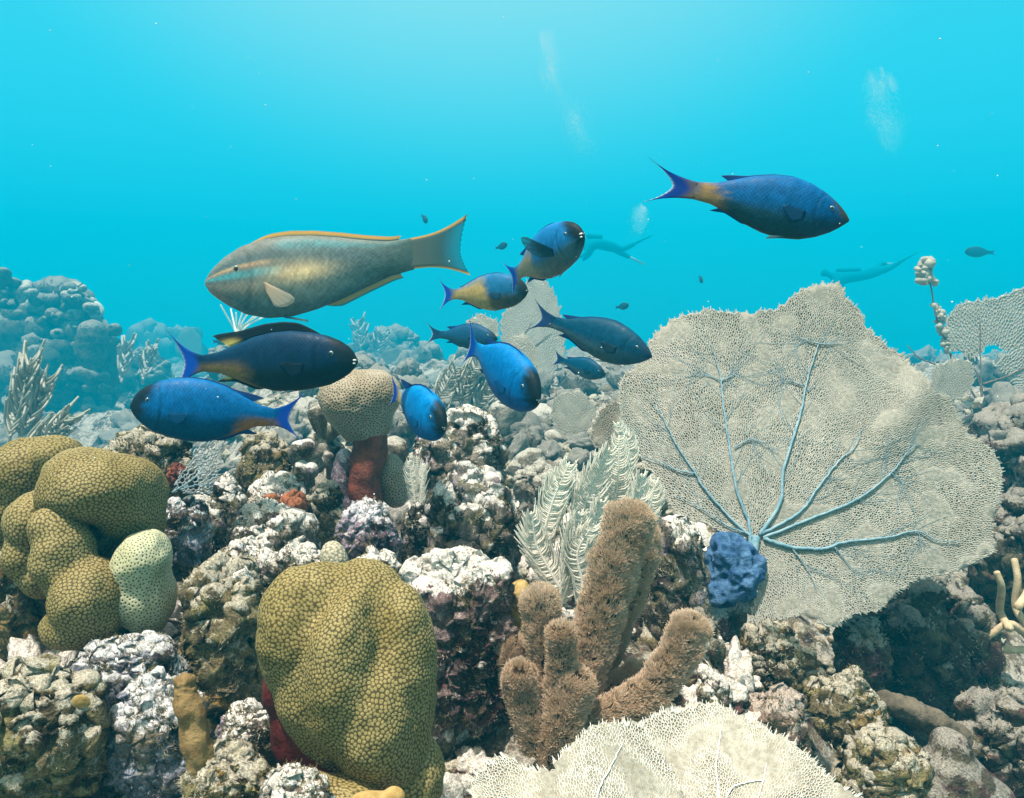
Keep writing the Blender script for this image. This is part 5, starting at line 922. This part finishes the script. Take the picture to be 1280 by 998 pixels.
# ------------------------------------------------------------------ divers and bubbles far off in the blue
def diver(label, pts, d, seed, group='divers far off'):
    """a swimming diver: one skinned body, fins on the feet and a tank on the back"""
    def P(k): return Vector(W(*pts[k], d + dz.get(k, 0)*1.3))
    dz = dict(elbow_a=-0.15, hand_a=-0.2, elbow_b=0.15, hand_b=0.2, knee_a=-0.1, foot_a=-0.15, knee_b=0.12, foot_b=0.18)
    chain = ['hip', 'waist', 'chest', 'neck', 'head']; nodes = list(chain); edges = [(0, 1), (1, 2), (2, 3), (3, 4)]; rad = [0.15, 0.15, 0.17, 0.07, 0.12]
    for sd2 in 'ab':
        for (n_, par, rr_) in ((f'knee_{sd2}', 'hip', 0.085), (f'foot_{sd2}', f'knee_{sd2}', 0.055), (f'elbow_{sd2}', 'chest', 0.06), (f'hand_{sd2}', f'elbow_{sd2}', 0.045)):
            nodes.append(n_); edges.append((nodes.index(par), len(nodes)-1)); rad.append(rr_)
    org = P('hip'); me = bpy.data.meshes.new('person_body'); me.from_pydata([P(n_)-org for n_ in nodes], edges, []); o = bpy.data.objects.new('person', me); COL.objects.link(o); o.location = org; tag(o, label, 'person', group); me.materials.append(M['wetsuit_hazed'])
    sk = o.modifiers.new('skin', 'SKIN'); 
    for i2, q in enumerate(rad): me.skin_vertices[0].data[i2].radius = (q*1.4, q*1.4)
    me.skin_vertices[0].data[0].use_root = True; o.modifiers.new('smooth', 'SUBSURF').levels = 2; o.modifiers['smooth'].render_levels = 2
    ob = np.array(org)
    for sd2 in 'ab':
        a = np.array(P(f'foot_{sd2}')); kn = np.array(P(f'knee_{sd2}')); t = a-kn; t /= np.linalg.norm(t); s_ = np.cross(t, (0, 0, 1)); s_ /= np.linalg.norm(s_); u_ = np.cross(s_, t); V = []
        for (f, w_, h_) in ((0, 0.05, 0.04), (0.15, 0.07, 0.03), (0.6, 0.10, 0.012)):
            for x_, z_ in ((-1, -1), (1, -1), (1, 1), (-1, 1)): V.append(a+t*f+s_*x_*w_+u_*z_*h_)
        F = [(0, 1, 5, 4), (1, 2, 6, 5), (2, 3, 7, 6), (3, 0, 4, 7), (4, 5, 9, 8), (5, 6, 10, 9), (6, 7, 11, 10), (7, 4, 8, 11), (3, 2, 1, 0), (8, 9, 10, 11)]; mesh('swim_fin', np.array(V), F, M['wetsuit_hazed'] if sd2 == 'a' else M['pale_fin'], o, ob, smooth=False)
    g = Geo(); wv, cv = np.array(P('waist')), np.array(P('chest')); upb = np.array((0, -0.05, 0.22)); g.tube([wv+upb-(cv-wv)*0.3, wv+upb, cv+upb, cv+upb+(cv-wv)*0.15], [0.085, 0.09, 0.09, 0.05], 12); g.build('tank', M['tank'], o, ob)
    return o
diver('faint scuba diver far off behind the fish with spread fins, swimming right', dict(hip=(762, 306), waist=(748, 304), chest=(735, 303), neck=(727, 302), head=(720, 303), knee_a=(778, 312), foot_a=(795, 304), knee_b=(776, 316), foot_b=(788, 322), elbow_a=(733, 316), hand_a=(724, 322), elbow_b=(738, 318), hand_b=(728, 326)), 29.0, 301)
diver('faint scuba diver far off above the big sea fan, with one pale swim fin', dict(hip=(1090, 342), waist=(1068, 346), chest=(1048, 346), neck=(1036, 343), head=(1026, 340), knee_a=(1110, 336), foot_a=(1128, 326), knee_b=(1100, 330), foot_b=(1108, 330), elbow_a=(1044, 362), hand_a=(1030, 366), elbow_b=(1050, 366), hand_b=(1036, 372)), 28.0, 302)
def bubbles(label, line, d, n, spread, seed):
    r = np.random.default_rng(seed); D, Fi = ico(1); Q = spline(line, 200); g = Geo()
    puffs = [(r.random()**0.8, r.normal(0, 0.5), r.uniform(0.25, 0.9)) for _ in range(26)]
    for _ in range(n):
        pf = puffs[r.integers(26)]; f = float(np.clip(pf[0]+r.normal(0, 0.05), 0, 1)); c = Q[int(f*199)]+np.array((pf[1]*spread, 0)); s_ = spread*pf[2]*(0.4+0.7*(1-f)); g.add(W(c[0]+r.normal(0, s_), c[1]+r.normal(0, s_), d+r.normal(0, 0.3)) + D*(0.0009+0.0013*r.random()**3)*d/9, Fi)
    return tag(mesh('bubbles', np.vstack(g.V), np.vstack(g.F), M['bubble']), label, None, None, 'stuff')
bubbles('column of divers bubbles rising at the upper middle', [(740, 190), (715, 140), (690, 90), (680, 40)], 14.0, 9000, 14, 401)
bubbles('column of divers bubbles rising at the upper right', [(1120, 185), (1108, 150), (1098, 115), (1090, 85)], 14.5, 8000, 15, 402)
bubbles('faint puff of divers bubbles beside the fish with spread fins', [(796, 290), (800, 272), (802, 258)], 16.0, 2200, 8, 403)

# drifting specks in the water
r = np.random.default_rng(9); g = Geo(); D, Fi = ico(1)
for _ in range(110):
    d = 0.6+2.6*r.random()**2; g.add(W(r.uniform(-40, 1320), r.uniform(-20, 640)**1.0, d) + D*r.uniform(0.0003, 0.0008)*r.uniform(0.6, 1.5, 3)*(0.6+0.4*d), Fi)
tag(mesh('floating_specks', np.vstack(g.V), np.vstack(g.F), M['speck']), 'white specks of plankton drifting in the water', None, None, 'stuff')
